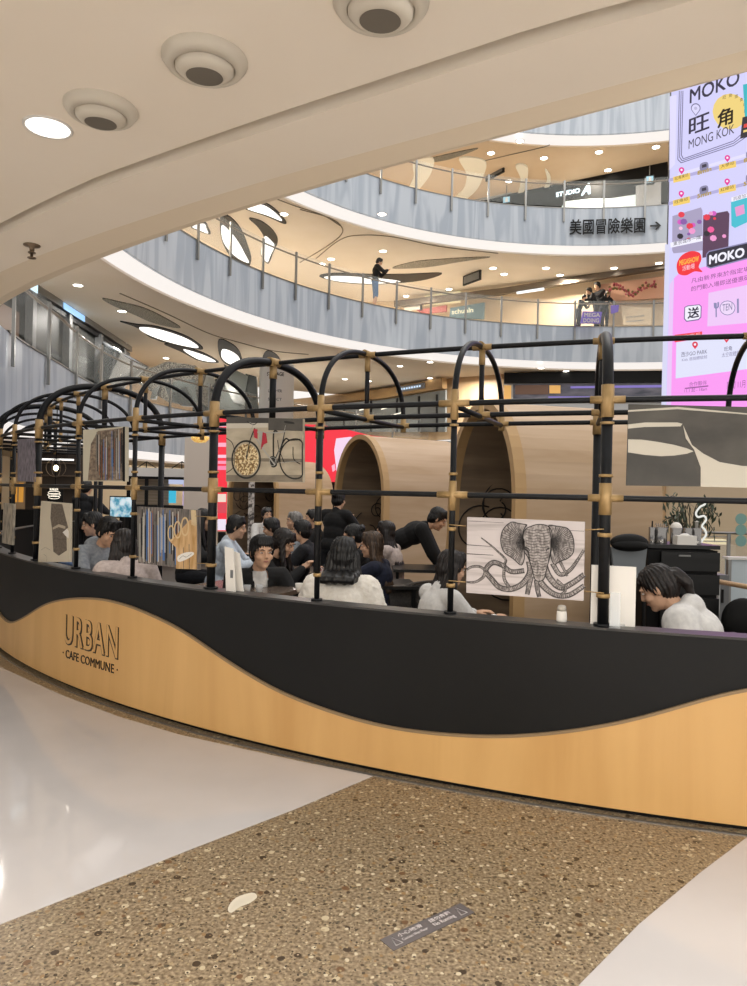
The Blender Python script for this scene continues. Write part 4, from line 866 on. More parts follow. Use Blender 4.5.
p = at(708, 560, 12.4); t = thing('pastry_case', 'lit cream display case seen between plant and glass railing', 'display case', (p.x, p.y, 0)); zt = at(708, 541, 12.4).z
MB().box((0, .0, .4), (.7, .5, .8)).build('base', M['creamwall'], t); MB().box((0, .1, zt * .5 + .4), (.7, .3, max(.1, zt - .8))).build('lit_case', mat('lit_cream', 'E8DEB8', .4, emit='E8DEB8', es=.5), t); 
for k in range(3): MB().box((0, -.06, .85 + k * .08), (.66, .02, .015)).build('shelf', M['steel'], t)
# ================================================================== PEOPLE
SK = mat('skin', 'D9AE90', .55, spec=.3); SK.node_tree.nodes['Principled BSDF'].inputs['Subsurface Weight'].default_value = 0
HB = noisy('black_hair', '070606', '120F0E', (60, 60, 8), rough=.45); HBR = noisy('dark_brown_hair', '110C0A', '241914', (60, 60, 8), rough=.45); HLB = noisy('light_brown_hair', '2E2219', '57422F', (60, 60, 8), rough=.45); HG = noisy('grey_hair', '6E6A66', '9A9691', (60, 60, 8), rough=.5)
def fab(n, c, c2=None, b=.25): return noisy('fabric_' + n, c, c2 or c, (40, 40, 40), rough=.85, bump=b)
FB = dict(black=fab('black', '0A0A0B', '101012'), dark=fab('dark', '15161A', '1E2026'), white=fab('white', 'D5D3D0', 'E2E0DC'), cream=fab('cream_fur', 'EFE8DC', 'F9F4EA', .9), grey=fab('grey_marl', '8C9299', 'A0A6AC'), navy=fab('navy', '12172A', '1B2138'), pink=fab('pink_beige', 'B8A8A2', 'CDBFB8'), blue=fab('sky_blue', '6E8EC8', '86A4D8'), denim=fab('denim', '4A6A94', '6284B0'), lblue=fab('light_blue', 'C0CCD8', 'D4DEE8'), charcoal=fab('charcoal', '1C1D20', '27292D'), lilac=fab('lilac', '8E7CC4', 'A292D4'))
EYEW = mat('eye_white', 'D8D4CE', .3); IRIS = mat('iris', '1A120E', .25); LIP = mat('lips', 'A86A5E', .5); BROW = mat('brow', '1C1512', .7)
def ik(a, b, l1, l2, pole):
    a = Vector(a); b = Vector(b); d = b - a; L = min(d.length, (l1 + l2) * .995); d = d.normalized(); b = a + d * L
    x = (l1 * l1 - l2 * l2 + L * L) / (2 * L); h = math.sqrt(max(l1 * l1 - x * x, 0)); pl = Vector(pole); pl = (pl - d * pl.dot(d)).normalized()
    return a + d * x + pl * h, b
def person(label, px, py, D, heading, pose='sit', arms='table', hair='short', hc=None, top='black', bottom='dark', yaw=0, pitch=0, lean=8, vox=.009, scale=1.0, group=None, open_jacket=False, hood=False, female=False, fingers=True, bulk=1.0, extra=None, foot_z=None, cat='person', chairlabel=None, headtop=1.0):
    hc = hc or HB; lr = math.radians(lean); Rl = Matrix.Rotation(-lr, 3, 'X')
    hip = Vector((0, 0, .54)) if pose == 'sit' else Vector((0, 0, .90))
    S = lambda x, y, z: hip + Rl @ Vector((x, y, z))
    neckb = S(0, .0, .47); sw = .165 if female else .185
    Rh = Matrix.Rotation(math.radians(yaw), 3, 'Z') @ Matrix.Rotation(math.radians(pitch) - lr * .35, 3, 'X')
    ntop = neckb + Rl @ Vector((0, .02, .052)); Hd = ntop + Rh @ Vector((0, .02, .115)); hp = lambda x, y, z: Hd + Rh @ Vector((x, y, z))
    shs = {s: S(s * sw, 0, .43) for s in (-1, 1)}
    hands = {}
    for s in (-1, 1):
        if arms == 'table': tgt = hip + Vector((s * .13, .40, .26)) + Vector((0, math.sin(lr) * .3, 0)); pole = (s * .7, -.2, -1)
        elif arms == 'face': tgt = Hd + Vector((s * .05, .20, -.14)); pole = (s * .8, .1, -1)
        elif arms == 'phone': tgt = hip + Vector((s * .06, .36, .36)) + Vector((0, math.sin(lr) * .3, 0)); pole = (s * .8, -.2, -1)
        elif arms == 'rail': tgt = hip + Vector((s * .2, .42, .2)); pole = (s * .8, -.3, -.6)
        elif arms == 'reach': tgt = neckb + Vector((s * .2, .22, -.47)); pole = (s * .6, -.4, -.2)
        elif arms == 'lap': tgt = hip + Vector((s * .1, .28, .08)); pole = (s * .8, -.5, -.6)
        else: tgt = hip + Vector((s * .25, .05, -.08)); pole = (s * .3, -1, 0)
        hands[s] = ik(shs[s], tgt, .27, .245, pole)
    if pose == 'sit': legs = {s: (hip + Vector((s * .09, 0, -.02)), Vector((s * .12, .42, .50)), Vector((s * .12, .42, .09))) for s in (-1, 1)}
    else: legs = {s: (hip + Vector((s * .09, 0, -.02)), Vector((s * .10, .03, .48)), Vector((s * .11, -.02, .08))) for s in (-1, 1)}
    # ---- body (continuous skin)
    b = MB(); b.ell(S(0, 0, .02), (.15, .10, .12), Rl); b.ell(S(0, .0, .2), (.12, .085, .16), Rl); b.ell(S(0, .005, .34), (.145, .10, .15), Rl)
    b.caps(shs[-1], shs[1], .05, .05); b.caps(neckb, ntop + Rh @ Vector((0, .0, .04)), .052, .048)
    b.ell(hp(0, -.012, .025), (.074, .092, .092), Rh, 20, 14); b.ell(hp(0, .022, -.045), (.057, .066, .072), Rh, 18, 12); b.ell(hp(0, .062, -.090), (.026, .026, .022), Rh)
    b.caps(hp(0, .084, .012), hp(0, .098, -.022), .008, .012); b.ell(hp(0, .094, -.026), (.017, .010, .009), Rh); b.ell(hp(0, .074, -.058), (.024, .016, .016), Rh)
    for s in (-1, 1):
        b.ell(hp(s * .076, -.008, -.008), (.012, .02, .032), Rh); b.ell(hp(s * .04, .055, -.03), (.025, .025, .022), Rh); b.ell(hp(s * .032, .075, .028), (.024, .012, .008), Rh)
        e, h = hands[s]; b.caps(shs[s], e, .048, .04); b.caps(e, h, .04, .027)
        fd = (h - e).normalized(); side = fd.cross(Vector((0, 0, 1))); side = side.normalized() if side.length > .1 else Vector((1, 0, 0)); up = side.cross(fd)
        Rp = Matrix((side, fd, up)).transposed(); pc = h + fd * .045; b.ell(pc, (.038, .048, .016), Rp)
        if fingers:
            for k, (o_, l_) in enumerate(((-.028, .062), (-.010, .074), (.010, .070), (.027, .054))):
                st_ = pc + side * o_ + fd * .030; m1 = st_ + fd * l_ * .5 - up * .006; m2 = m1 + (fd * .75 - up * .65).normalized() * l_ * .5; b.caps(st_, m1, .0095, .0088, 8); b.caps(m1, m2, .0088, .0078, 8)
            ths = pc - side * s * .028 - fd * .015; m1 = ths + (fd * .6 - side * s * .8 - up * .2).normalized() * .035; b.caps(ths, m1, .012, .0105, 8); b.caps(m1, m1 + (fd - side * s * .1 - up * .3).normalized() * .028, .0105, .009, 8)
        else: b.ell(pc + fd * .06 - up * .01, (.03, .035, .014), Rp)
        a_, k_, f_ = legs[s]; b.caps(a_, k_, .078, .055); b.caps(k_, f_, .052, .036); b.caps(f_, f_ + Vector((0, .1, -.045)), .036, .028)
    hl = Hd.copy(); head_z = Hd.z
    # ---- placement
    P = at(px, py, D); rz = math.radians(heading - 90); Rz = Matrix.Rotation(rz, 3, 'Z')
    if pose == 'sit': sc_ = scale; dz = P.z - Hd.z * sc_
    elif foot_z is not None: sc_ = (P.z - foot_z) / Hd.z; dz = foot_z
    else: sc_ = P.z / Hd.z; dz = 0
    off = Rz @ (Hd * sc_)
    t = thing('person', label, 'person', (P.x - off.x, P.y - off.y, dz), rz, group); t.scale = (sc_,) * 3
    link('body', remesh(b, 'body', vox if not fingers else min(vox, .007), 2), SK, t)
    # ---- face details
    for s in (-1, 1):
        MB().ell(hp(s * .031, .0755, .006), (.0125, .0072, .0052), Rh, 10, 7).build('eye', EYEW, t); MB().ell(hp(s * .031, .0805, .006), (.0060, .0043, .0052), Rh, 10, 6).build('iris', IRIS, t)
        MB().tube([hp(s * .016, .087, .026), hp(s * .032, .088, .032), hp(s * .048, .078, .026)], [.0028, .004, .002], 6).build('eyebrow', BROW, t)
    MB().tube([hp(-.020, .083, -.058), hp(-.008, .0895, -.056), hp(.008, .0895, -.056), hp(.020, .083, -.058)], [.002, .0052, .0052, .002], 6).build('mouth', LIP, t)
    # ---- top
    g = .014 * bulk + (.0 if bulk == 1 else .006); c = MB(); c.ell(S(0, 0, .02), (.155 + g, .11 + g, .12), Rl); c.ell(S(0, 0, .2), (.128 + g, .095 + g, .17), Rl); c.ell(S(0, .002, .34), (.155 + g, .108 + g, .15), Rl)
    c.caps(shs[-1] + Vector((0, 0, .0)), shs[1], .055 + g, .055 + g); c.caps(S(0, 0, .40), neckb + Vector((0, 0, -.01)), .085, .062)
    for s in (-1, 1):
        e, h = hands[s]; c.caps(shs[s], e, .056 + g, .049 + g); c.caps(e, e + (h - e) * .93, .049 + g, .034 + g * .6)
    if hood: c.ell(neckb + Rl @ Vector((0, -.07, .0)), (.115, .06, .075), Rl); c.caps(neckb + Rl @ Vector((-.07, -.02, 0)), neckb + Rl @ Vector((-.03, .07, -.07)), .03, .02); c.caps(neckb + Rl @ Vector((.07, -.02, 0)), neckb + Rl @ Vector((.03, .07, -.07)), .03, .02)
    else: c.caps(neckb + Rl @ Vector((0, -.02, -.01)), neckb + Rl @ Vector((0, -.015, .015)), .062, .056)
    tm = remesh(c, 'top', max(vox, .009), 3)
    iv = Rl.inverted()
    bm = bmesh.new(); bm.from_mesh(tm)
    if open_jacket:
        dl = [v for v in bm.verts if (lambda q: q.y > .03 and abs(q.x) < .02 + .10 * max(0, q.z - .15) and q.z > .05)(iv @ (v.co - hip))]
        bmesh.ops.delete(bm, geom=dl, context='VERTS')
    if top == 'cream':
        for v in bm.verts:
            n_ = noise.noise(v.co * 38) + .5 * noise.noise(v.co * 80); v.co += v.normal * (.010 + n_ * .006)
    bm.to_mesh(tm); bm.free(); link('jacket' if (open_jacket or bulk > 1.2) else 'top', tm, FB[top], t)
    if open_jacket:
        c = MB(); c.ell(S(0, .0, .2), (.125, .095, .17), Rl); c.ell(S(0, .006, .34), (.15, .106, .145), Rl); c.caps(S(0, .015, .40), neckb + Vector((0, .01, -.015)), .085, .060); link('t_shirt', remesh(c, 't_shirt', .01, 3), FB['white'], t)
    c = MB(); c.ell(S(0, 0, .0), (.16, .118, .12), Rl)
    for s in (-1, 1):
        a_, k_, f_ = legs[s]; c.caps(a_, k_, .09, .068); c.caps(k_, (f_ if extra != 'shorts' else k_ + (f_ - k_) * .12), .066, .05 if extra != 'shorts' else .07)
        sh = MB(); sh.caps(f_ + Vector((0, -.02, -.045)), f_ + Vector((0, .13, -.055)), .044, .036); sh.build('shoe', M['vdark'], t)
    link('shorts' if extra == 'shorts' else 'trousers', remesh(c, 'trousers', .013, 3), FB[bottom], t)
    # ---- hair
    c = MB(); c.ell(hp(0, -.022, .040), (.086, .098, .088), Rh, 20, 14); c.ell(hp(0, -.05, -.01), (.080, .066, .085), Rh)
    for s in (-1, 1): c.ell(hp(s * .072, -.015, .01), (.016, .045, .05), Rh)
    if hair in ('short', 'bangs', 'long', 'bob'):
        for k in range(7):
            x = -.054 + k * .018; z = .088; c.caps(hp(x * .8, .035, z + .02), hp(x, .072 - abs(x) * .35, (.062 if hair != 'bangs' else .045) + abs(x) * .2), .019, .012, 8)
    if hair in ('long', 'bob'):
        dn = .34 if hair == 'long' else .10; 
        for s in (-1, -.66, -.33, 0, .33, .66, 1):
            a_ = hp(s * .068, -.035 - (1 - abs(s)) * .03, .0); q = a_ + Vector((s * .02, -.02, -.12)); b_ = neckb + Rl @ Vector((s * .085, -.095 + abs(s) * .015 - (.03 if bulk > 1.2 else 0) - (.06 if top == 'cream' else 0), .08 - dn)); c.caps(a_, q, .036, .036); c.caps(q, b_, .040, .030)
    if hair == 'longfront':
        for s in (-1, 1):
            a_ = hp(s * .072, .0, .01); q = a_ + Vector((s * .01, .01, -.16)); b_ = q + Vector((0, .04, -.2)); c.caps(a_, q, .028, .03); c.caps(q, b_, .03, .018)
        c.caps(hp(0, -.06, 0), neckb + Rl @ Vector((0, -.1, -.2)), .06, .05)
        for k in range(5): c.caps(hp(-.036 + k * .018, .04, .10), hp(-.05 + k * .025, .07, .06), .017, .012, 8)
    if hair in ('ponytail', 'bun'):
        a_ = hp(0, -.105, .03)
        if hair == 'bun': c.ell(hp(0, -.115, .06), (.042, .04, .04), Rh)
        else: c.ell(hp(0, -.12, .02), (.034, .034, .034), Rh); c.caps(hp(0, -.125, .02), hp(0, -.15, -.05), .036, .032); c.caps(hp(0, -.15, -.05), hp(0, -.135, -.13), .032, .014)
        for k in range(5): c.caps(hp(-.04 + k * .02, .02, .105), hp(-.05 + k * .025, .062, .068), .016, .010, 8)
    hm = remesh(c, 'hair', max(vox * .9, .007), 1); Rinv = Rh.inverted(); bm = bmesh.new(); bm.from_mesh(hm)
    for v in bm.verts:
        q = Rinv @ (v.co - Hd); an = math.atan2(q.x, q.y); v.co += v.normal * (.0035 * math.sin(an * 26 + q.z * 12) + .003 * noise.noise(v.co * 40))
    bm.to_mesh(hm); bm.free(); link('hair', hm, hc, t)
    if pose == 'sit' and chairlabel:
        o = t.location; chair(o.x - 0 * math.sin(rz), o.y, rz, chairlabel, min(0, dz + .0) if False else 0)
    return t, hands, hp
PG = None
# near row
person('young man in an open dark jacket over a white shirt, facing the viewer', 262, 552, 5.25, -62, arms='table', hair='short', top='black', yaw=2, pitch=4, lean=24, vox=.006, open_jacket=True)
person('woman with black hair seen from behind in a white fur jacket', 344, 556, 4.95, 80, arms='lap', hair='bob', top='cream', lean=16, vox=.007, bulk=1.3, female=True, yaw=8, scale=1.06)
person('man in a grey hoodie looking down at the left table', 109, 532, 6.0, -35, arms='table', hair='bangs', top='grey', lean=18, pitch=-22, vox=.007, hood=True)
person('long-haired woman in a pinkish beige jacket, beside the man in the grey hoodie', 124, 545, 5.7, 120, arms='lap', hair='long', hc=HBR, top='pink', lean=16, pitch=-12, vox=.007, female=True, bulk=1.3)
person('woman with long brown hair and a white top, half hidden by the elephant print', 452, 568, 5.0, 25, arms='table', hair='long', hc=HBR, top='white', lean=14, pitch=-10, vox=.007, female=True)
person('woman with a ponytail in a cream hoodie bending over the ledge at the right', 657, 588, 4.75, 150, arms='lap', hair='ponytail', hc=HBR, top='white', lean=32, pitch=-22, vox=.006, female=True, hood=True, bulk=2.6, scale=1.2)
person('girl in navy with long light brown hair holding both hands to her mouth', 371, 545, 6.6, 165, arms='face', hair='long', hc=HLB, top='navy', lean=10, pitch=-6, vox=.007, female=True)
person('woman in black looking down with her arms stretched over the table', 284, 543, 6.3, -10, arms='phone', hair='longfront', hc=HBR, top='black', lean=22, pitch=-18, vox=.007, female=True)
person('woman with tied black hair in profile, behind the girl in navy', 352, 536, 7.6, 185, arms='table', hair='bun', top='black', lean=12, pitch=-8, female=True)
person('man in a light blue shirt in profile behind the white menu stand', 237, 527, 7.6, 5, arms='table', hair='short', top='lblue', lean=16, pitch=-8)
person('dark-haired person in a blue shirt behind the man in the grey hoodie', 92, 524, 7.3, 200, arms='table', hair='short', top='blue', lean=14, pitch=-10)
person('person in a dark hooded top standing with the back turned, at the left', 87, 488, 12.5, 75, pose='stand', arms='rail', hair='short', top='charcoal', vox=.012, hood=True, lean=3, fingers=False)
person('dark-haired person in black seated just left of the thick hoop', 204, 520, 8.0, -5, arms='table', hair='longfront', top='black', lean=14, pitch=-8, vox=.011, fingers=False)
person('dark-haired person seen between the light blue shirt and the woman in black', 271, 528, 8.6, 175, arms='table', hair='short', top='dark', lean=16, pitch=-10, vox=.011, fingers=False)
person('person with grey hair at the tables in front of the farthest booth', 294, 521, 9.4, 200, arms='table', hair='short', hc=HG, top='grey', lean=12, vox=.012, fingers=False)
person('man in a dark jacket facing left in front of the grey-haired person', 301, 531, 7.9, 172, arms='table', hair='short', top='dark', lean=12, vox=.011, fingers=False)
person('dark-haired person just right of the grey-haired person', 312, 518, 10.2, 190, arms='table', hair='short', top='black', lean=10, vox=.013, fingers=False)
person('woman in a white top far back before the farthest booth', 267, 515, 11.5, -60, arms='table', hair='bun', top='white', lean=12, vox=.013, fingers=False, female=True)
person('dark-haired person in a pale shawl behind the girl in navy', 385, 532, 7.9, 160, arms='table', hair='long', hc=HBR, top='pink', lean=12, vox=.011, fingers=False, female=True)
person('staff member in black standing with the back turned, hair tied up', 339, 500, 9.2, 60, pose='stand', arms='phone', hair='bun', top='black', bottom='dark', vox=.010, lean=12, female=True, fingers=False, bulk=1.25)
def bend():
    return person('staff member in black bending over a table, right of the middle booth', 438, 519, 8.2, -5, pose='stand', arms='reach', hair='short', top='black', bottom='dark', vox=.010, lean=62, pitch=-10, bulk=1.3)
bend()
# visitors on the second gallery
person('man in a black shirt and denim shorts reading his phone at the upper railing', 379.5, 262, 27.2, 10, pose='stand', arms='phone', hair='short', top='black', bottom='denim', vox=.016, pitch=-25, lean=4, foot_z=8.45, fingers=False, extra='shorts')
VG = 'visitors leaning on the railing at the right'
person('tallest visitor of the group on the gallery, head above the others', 597, 286, 30.9, 200, pose='stand', arms='phone', hair='short', top='dark', vox=.018, pitch=-15, foot_z=8.45, fingers=False, group=VG)
person('visitor in black bending at the left of the group on the gallery', 589, 291, 29.95, 170, pose='stand', arms='rail', hair='short', top='black', vox=.018, lean=22, pitch=-10, foot_z=8.45, fingers=False, group=VG)
person('visitor at the right of the group, leaning over the railing', 608, 293.5, 29.75, -80, pose='stand', arms='rail', hair='long', top='black', vox=.018, lean=20, pitch=-15, foot_z=8.45, fingers=False, female=True, group=VG)
person('smaller visitor at the far left of the group, face turned down', 584.5, 297.5, 29.8, -40, pose='stand', arms='rail', hair='short', top='dark', vox=.018, lean=20, pitch=-20, foot_z=8.45, fingers=False, group=VG)

# ================================================================== BACKGROUND OBJECTS
# ---- LED billboard
bo = at(668, 250, 14.0); BP = Plane((bo.x, bo.y, 0), (.652, -.758))
u0, v0 = BP.uv(671, 95); ub, vb = BP.uv(664, 400)
zb_, zt_ = 2.75, BP.uv(671, 40)[1]; wid = 5.2
base = thing('promo_wall', 'tall cream display wall that carries the bright advertising screen', 'display wall', (bo.x, bo.y, 0), BP.rz)
MB().box((wid / 2 - .05, .35, 1.36), (wid + .1, .3, 2.72)).build('wall_panel', M['creamwall'], base)
MB().box((-.08, .30, 1.36), (.1, .36, 2.72)).build('end_post', M['tan'], base)
scr = thing('led_screen', 'huge bright lilac and pink advertising screen hanging in the void at the right', 'advertising screen', (bo.x, bo.y, zb_), BP.rz)
MB().box((wid / 2 + .02, .2, (zt_ - zb_) / 2), (wid + .12, .36, zt_ - zb_ + .1)).build('housing', M['grey'], scr)
EM = {}
def e_(c, s=1.0):
    if c not in EM: EM[c] = emis('screen_' + c, c, s)
    return EM[c]
def bl(px, py): u, v = BP.uv(px, py); return (u, v - zb_)
lay = [0.0]
def sp(pts, c, name='screen_area', sm=False, dy=None):
    lay[0] += .0006; y = -.004 - lay[0]
    P = [(*bl(*p), 0) for p in pts]
    if sm: P = smoothpts(P, 4, True)
    return MB().slab_xz([(p[0], p[1]) for p in P], y, y + .0005 if False else y + .002).build(name, e_(c), scr)
def st(s, xl, xr, ytl, ybl, c, name='lettering', off=.0, thick=0):
    """text whose lower left px corner is (xl, ybl), upper left (xl, ytl), right edge at px xr"""
    lay[0] += .0006; a = bl(xl, ybl); b = bl(xl, ytl); r = BP.uv(xr, ybl)[0]
    return text_box(s, scr, a[0], a[1], r, b[1], -.004 - lay[0], e_(c), name, off, 0)
MB().slab_xz([(0, .02), (wid, .02), (wid, zt_ - zb_ - .02), (0, zt_ - zb_ - .02)], -.004, .02).build('screen', e_('D5D2FB', 1.0), scr)
c6 = lambda p: sc(660, 85, 6.575, p); c7 = lambda p: sc(660, 235, 5.977, p)
def line(pts, w, c, name='screen_line'):
    lay[0] += .0006; q = [Vector((*bl(*p), 0)) for p in pts]; mb = MB(); y = -.004 - lay[0]
    for a, b in zip(q[:-1], q[1:]):
        d = (b - a).normalized(); nn = Vector((-d.y, d.x, 0)) * w
        mb.add([(a.x + nn.x, y, a.y + nn.y), (a.x - nn.x, y, a.y - nn.y), (b.x - nn.x, y, b.y - nn.y), (b.x + nn.x, y, b.y + nn.y)], [(0, 1, 2, 3)])
    return mb.build(name, e_(c), scr, False)
sp(c6([(65, 75), (110, 65), (100, 520), (62, 560)]), 'E2DDFC')
# upper emblem frame
for d in (0, 12, 24): line(c6([(128 + d, 40), (118 + d, 490 - d * 1.2), (140 + d * .6, 512 - d * 1.1), (485, 398 - d * 1.2), (570 - d, 340 - d), (640, 320 - d)]), .008, '6A6690')
sp(c6([(120, 600), (570, 470), (640, 450), (640, 425), (570, 450), (120, 580)]), 'E4E0FC', 'screen_area')
st('MOKO', *c6([(196, 0)])[0][:1], c6([(520, 0)])[0][0], c6([(0, 32)])[0][1], c6([(0, 125)])[0][1], '3A3547', off=.012)
sp(c6(circ(462, 175, 115, 118, 16)[:-1]), 'F0D37C', 'yellow_disc'); 
for i, chh in enumerate('旺角搵食地圖'[:6]):
    an = math.radians(118 - i * 24); x = 470 + 96 * math.cos(an); y = 170 - 96 * math.sin(an); a = c6([(x - 11, y - 12)])[0]; b = c6([(x + 11, y + 12)])[0]; st(chh, a[0], b[0], a[1], b[1], '6A5226')
st('旺', c6([(190, 0)])[0][0], c6([(325, 0)])[0][0], c6([(0, 228)])[0][1], c6([(0, 336)])[0][1], '3A3547', off=.015)
st('角', c6([(378, 0)])[0][0], c6([(480, 0)])[0][0], c6([(0, 175)])[0][1], c6([(0, 290)])[0][1], '2A2118', off=.02)
st('MONG KOK', c6([(190, 0)])[0][0], c6([(488, 0)])[0][0], c6([(0, 365)])[0][1], c6([(0, 424)])[0][1], '3A3547', off=.004)
def pin(cx, cy, s, c, hole='F4F0FF'):
    P = [(cx + s * .8 * math.sin(a), cy - s * .3 - s * .8 * math.cos(a)) for a in [math.radians(x) for x in range(-130, 131, 20)]] + [(cx, cy + s)]
    sp(P, c, 'map_pin'); sp(circ(cx, cy - s * .3, s * .35, s * .35, 8)[:-1], hole, 'map_pin_hole')
a = c6([(237, 165)])[0]; pin(a[0], a[1], 6, '6A6690'); pin(a[0], a[1], 5.0, 'DDD9FC', 'BDB8DC')
sp(c6([(548, 0), (640, -20), (640, 200), (560, 215)]), '35B7C4'); sp(c6([(545, 215), (640, 190), (640, 330), (530, 355)]), '2A2530'); sp(c6([(555, 260), (640, 240), (640, 262), (552, 285)]), 'E2423A'); sp(c6([(552, 300), (640, 280), (640, 292), (550, 315)]), 'F0D37C')
# routes
for y0, names in ((590, ('旺角東站', '', '大學站')), (745, ('旺角站', '', '紅磡站'))):
    line(c6([(60, y0 + 38), (640, y0 - 110)]), .03, 'B4AEDD')
    for k, (x, nm) in enumerate(((145, names[0]), (295, ''), (447, names[2]), (600, ''))):
        y = y0 - (x - 145) * .262 + 15; 
        if nm:
            sp(c6([(x - 55, y + 2), (x + 55, y - 26), (x + 57, y + 16), (x - 54, y + 40)]), 'F5D06A', 'station_plate'); A_ = c6([(x - 44, y - 8)])[0]; B_ = c6([(x + 44, y + 26)])[0]; st(nm, A_[0], B_[0], A_[1] + 1.5, B_[1], '4A3A20'); q = c6([(x, y - 38)])[0]; pin(q[0], q[1], 3.4, 'E8329A')
        else:
            sp(c6([(x - 26, y - 44), (x + 20, y - 56), (x + 24, y - 10), (x - 24, y + 2)]), '8A86A8', 'train_icon', True); sp(c6([(x - 16, y - 38), (x + 14, y - 46), (x + 15, y - 26), (x - 15, y - 18)]), '3A3547', 'train_window'); A_ = c6([(x - 46, y + 2)])[0]; B_ = c6([(x + 46, y + 30)])[0]; st('8min' if y0 < 700 else '5min', A_[0], B_[0], A_[1], B_[1], 'B59A48', off=.03)
# photos
sp(c6([(88, 865), (275, 808), (285, 830), (285, 1090), (95, 1110), (86, 1090)]), 'A9A0C0', 'photo'); sp(c6([(290, 860), (450, 832), (462, 850), (455, 1080), (430, 1110), (285, 1140)]), '5A3C58', 'photo')
rnd = random.Random(5)
for i in range(26):
    x = rnd.uniform(105, 440); y = rnd.uniform(860, 1050) - (x - 105) * .1; r = rnd.uniform(10, 24); sp(c6(circ(x, y, r, r * .9, 7)[:-1]), rnd.choice(['F25A9A', 'E83A4E', 'F29AD0', 'D45AC0', 'FFC7E4', '8A5AA8', '2A2430']), 'photo_detail')
sp(c6([(475, 770), (640, 730), (640, 880), (500, 945), (478, 930)]), '45BFD2', 'photo'); sp(c6([(500, 810), (560, 790), (566, 850), (510, 870)]), 'E79AD0', 'photo_detail'); sp(c6([(478, 745), (640, 700), (640, 728), (478, 775)]), 'F4F2FF', 'caption_plate'); st('抗疫加油', c6([(490, 0)])[0][0], 751, c6([(0, 742)])[0][1], c6([(0, 768)])[0][1], '5A5674')
sp(c7([(70, 50), (262, 10), (262, 40), (72, 80)]), 'F4F2FF', 'caption_plate'); st('東京城市一隅', c7([(88, 0)])[0][0], c7([(250, 0)])[0][0], c7([(0, 46)])[0][1], c7([(0, 70)])[0][1], '3A3547')
# pink lower field
sp(c7([(92, 262), (120, 235), (640, 95), (640, 1300), (66, 1300)]), 'FB9CF3', 'pink_field')
sp(c7([(66, 300), (88, 270), (70, 1300), (40, 1300)]), 'EBC7F8', 'pink_edge'); sp(c7([(40, 60), (66, 60), (36, 1300), (10, 1300)]), 'D9D9F4', 'pale_edge')
sp(c7([(108, 190), (120, 150), (150, 118), (200, 100), (245, 112), (256, 150), (240, 195), (262, 225), (215, 222), (165, 245), (120, 235)]), 'F4303A', 'speech_bubble', True)
st('MEGASHOW', c7([(124, 0)])[0][0], c7([(240, 0)])[0][0], c7([(0, 156)])[0][1], c7([(0, 188)])[0][1], 'FFC04A', off=.02); st('活動場', c7([(142, 0)])[0][0], c7([(215, 0)])[0][0], c7([(0, 190)])[0][1], c7([(0, 220)])[0][1], 'FFD8E6')
sp(c7([(284, 120), (300, 100), (640, 22), (640, 120), (310, 206), (286, 195)]), '8A86B0', 'name_plate'); sp(c7([(290, 122), (304, 106), (640, 30), (640, 112), (312, 198), (292, 190)]), '2A2738', 'name_plate')
st('MOKO', c7([(302, 0)])[0][0], c7([(512, 0)])[0][0], c7([(0, 126)])[0][1], c7([(0, 182)])[0][1], 'F4F2FF', off=.03)
st('凡由新界來於指定場', c7([(196, 0)])[0][0], 751, c7([(0, 264)])[0][1], c7([(0, 293)])[0][1], '7A4A7C'); st('的門動入場即送優惠碼', c7([(196, 0)])[0][0], 751, c7([(0, 312)])[0][1], c7([(0, 342)])[0][1], '7A4A7C')
sp(c7([(155, 435), (175, 425), (245, 418), (258, 430), (256, 495), (240, 512), (168, 522), (152, 505)]), '6A6690', 'gift_plate'); sp(c7([(160, 438), (177, 430), (243, 423), (253, 432), (251, 492), (238, 506), (170, 516), (158, 502)]), 'F4F2FF', 'gift_plate')
st('送', c7([(174, 0)])[0][0], c7([(244, 0)])[0][0], c7([(0, 442)])[0][1], c7([(0, 506)])[0][1], '2A2738', off=.02)
sp(c7([(300, 350), (640, 280), (640, 520), (292, 550)]), 'EFC9F8', 'offer_field'); sp(c7(circ(413, 440, 47, 44, 16)[:-1]), '7A78A8', 'plate_icon'); sp(c7(circ(413, 440, 43, 40, 16)[:-1]), 'EFD9FA', 'plate_icon')
st('TEN', c7([(382, 0)])[0][0], c7([(440, 0)])[0][0], c7([(0, 420)])[0][1], c7([(0, 460)])[0][1], '6A6890'); 
line(c7([(345, 410), (346, 495)]), .012, '8A88B4', 'fork_icon'); line(c7([(475, 385), (476, 470)]), .016, '8A88B4', 'knife_icon'); line(c7([(336, 410), (338, 440), (358, 436), (358, 405)]), .015, '8A88B4', 'fork_icon')
sp(c7([(98, 600), (262, 580), (262, 620), (98, 645)]), 'F4404A', 'red_tab'); sp(c7([(108, 645), (262, 622), (640, 570), (640, 790), (104, 860)]), 'E2E4FB', 'shop_field')
st('指定商戶', c7([(115, 0)])[0][0], c7([(250, 0)])[0][0], c7([(0, 606)])[0][1], c7([(0, 634)])[0][1], 'FFD0D8')
a = c7([(220, 664)])[0]; pin(a[0], a[1], 3.6, 'E0304A'); a = c7([(408, 630)])[0]; pin(a[0], a[1], 3.0, 'E0304A')
st('西沙GO PARK', c7([(138, 0)])[0][0], c7([(292, 0)])[0][0], c7([(0, 704)])[0][1], c7([(0, 734)])[0][1], '5A5674'); st('Kids 遊戲體驗館', c7([(142, 0)])[0][0], c7([(292, 0)])[0][0], c7([(0, 740)])[0][1], c7([(0, 760)])[0][1], '8A86A8')
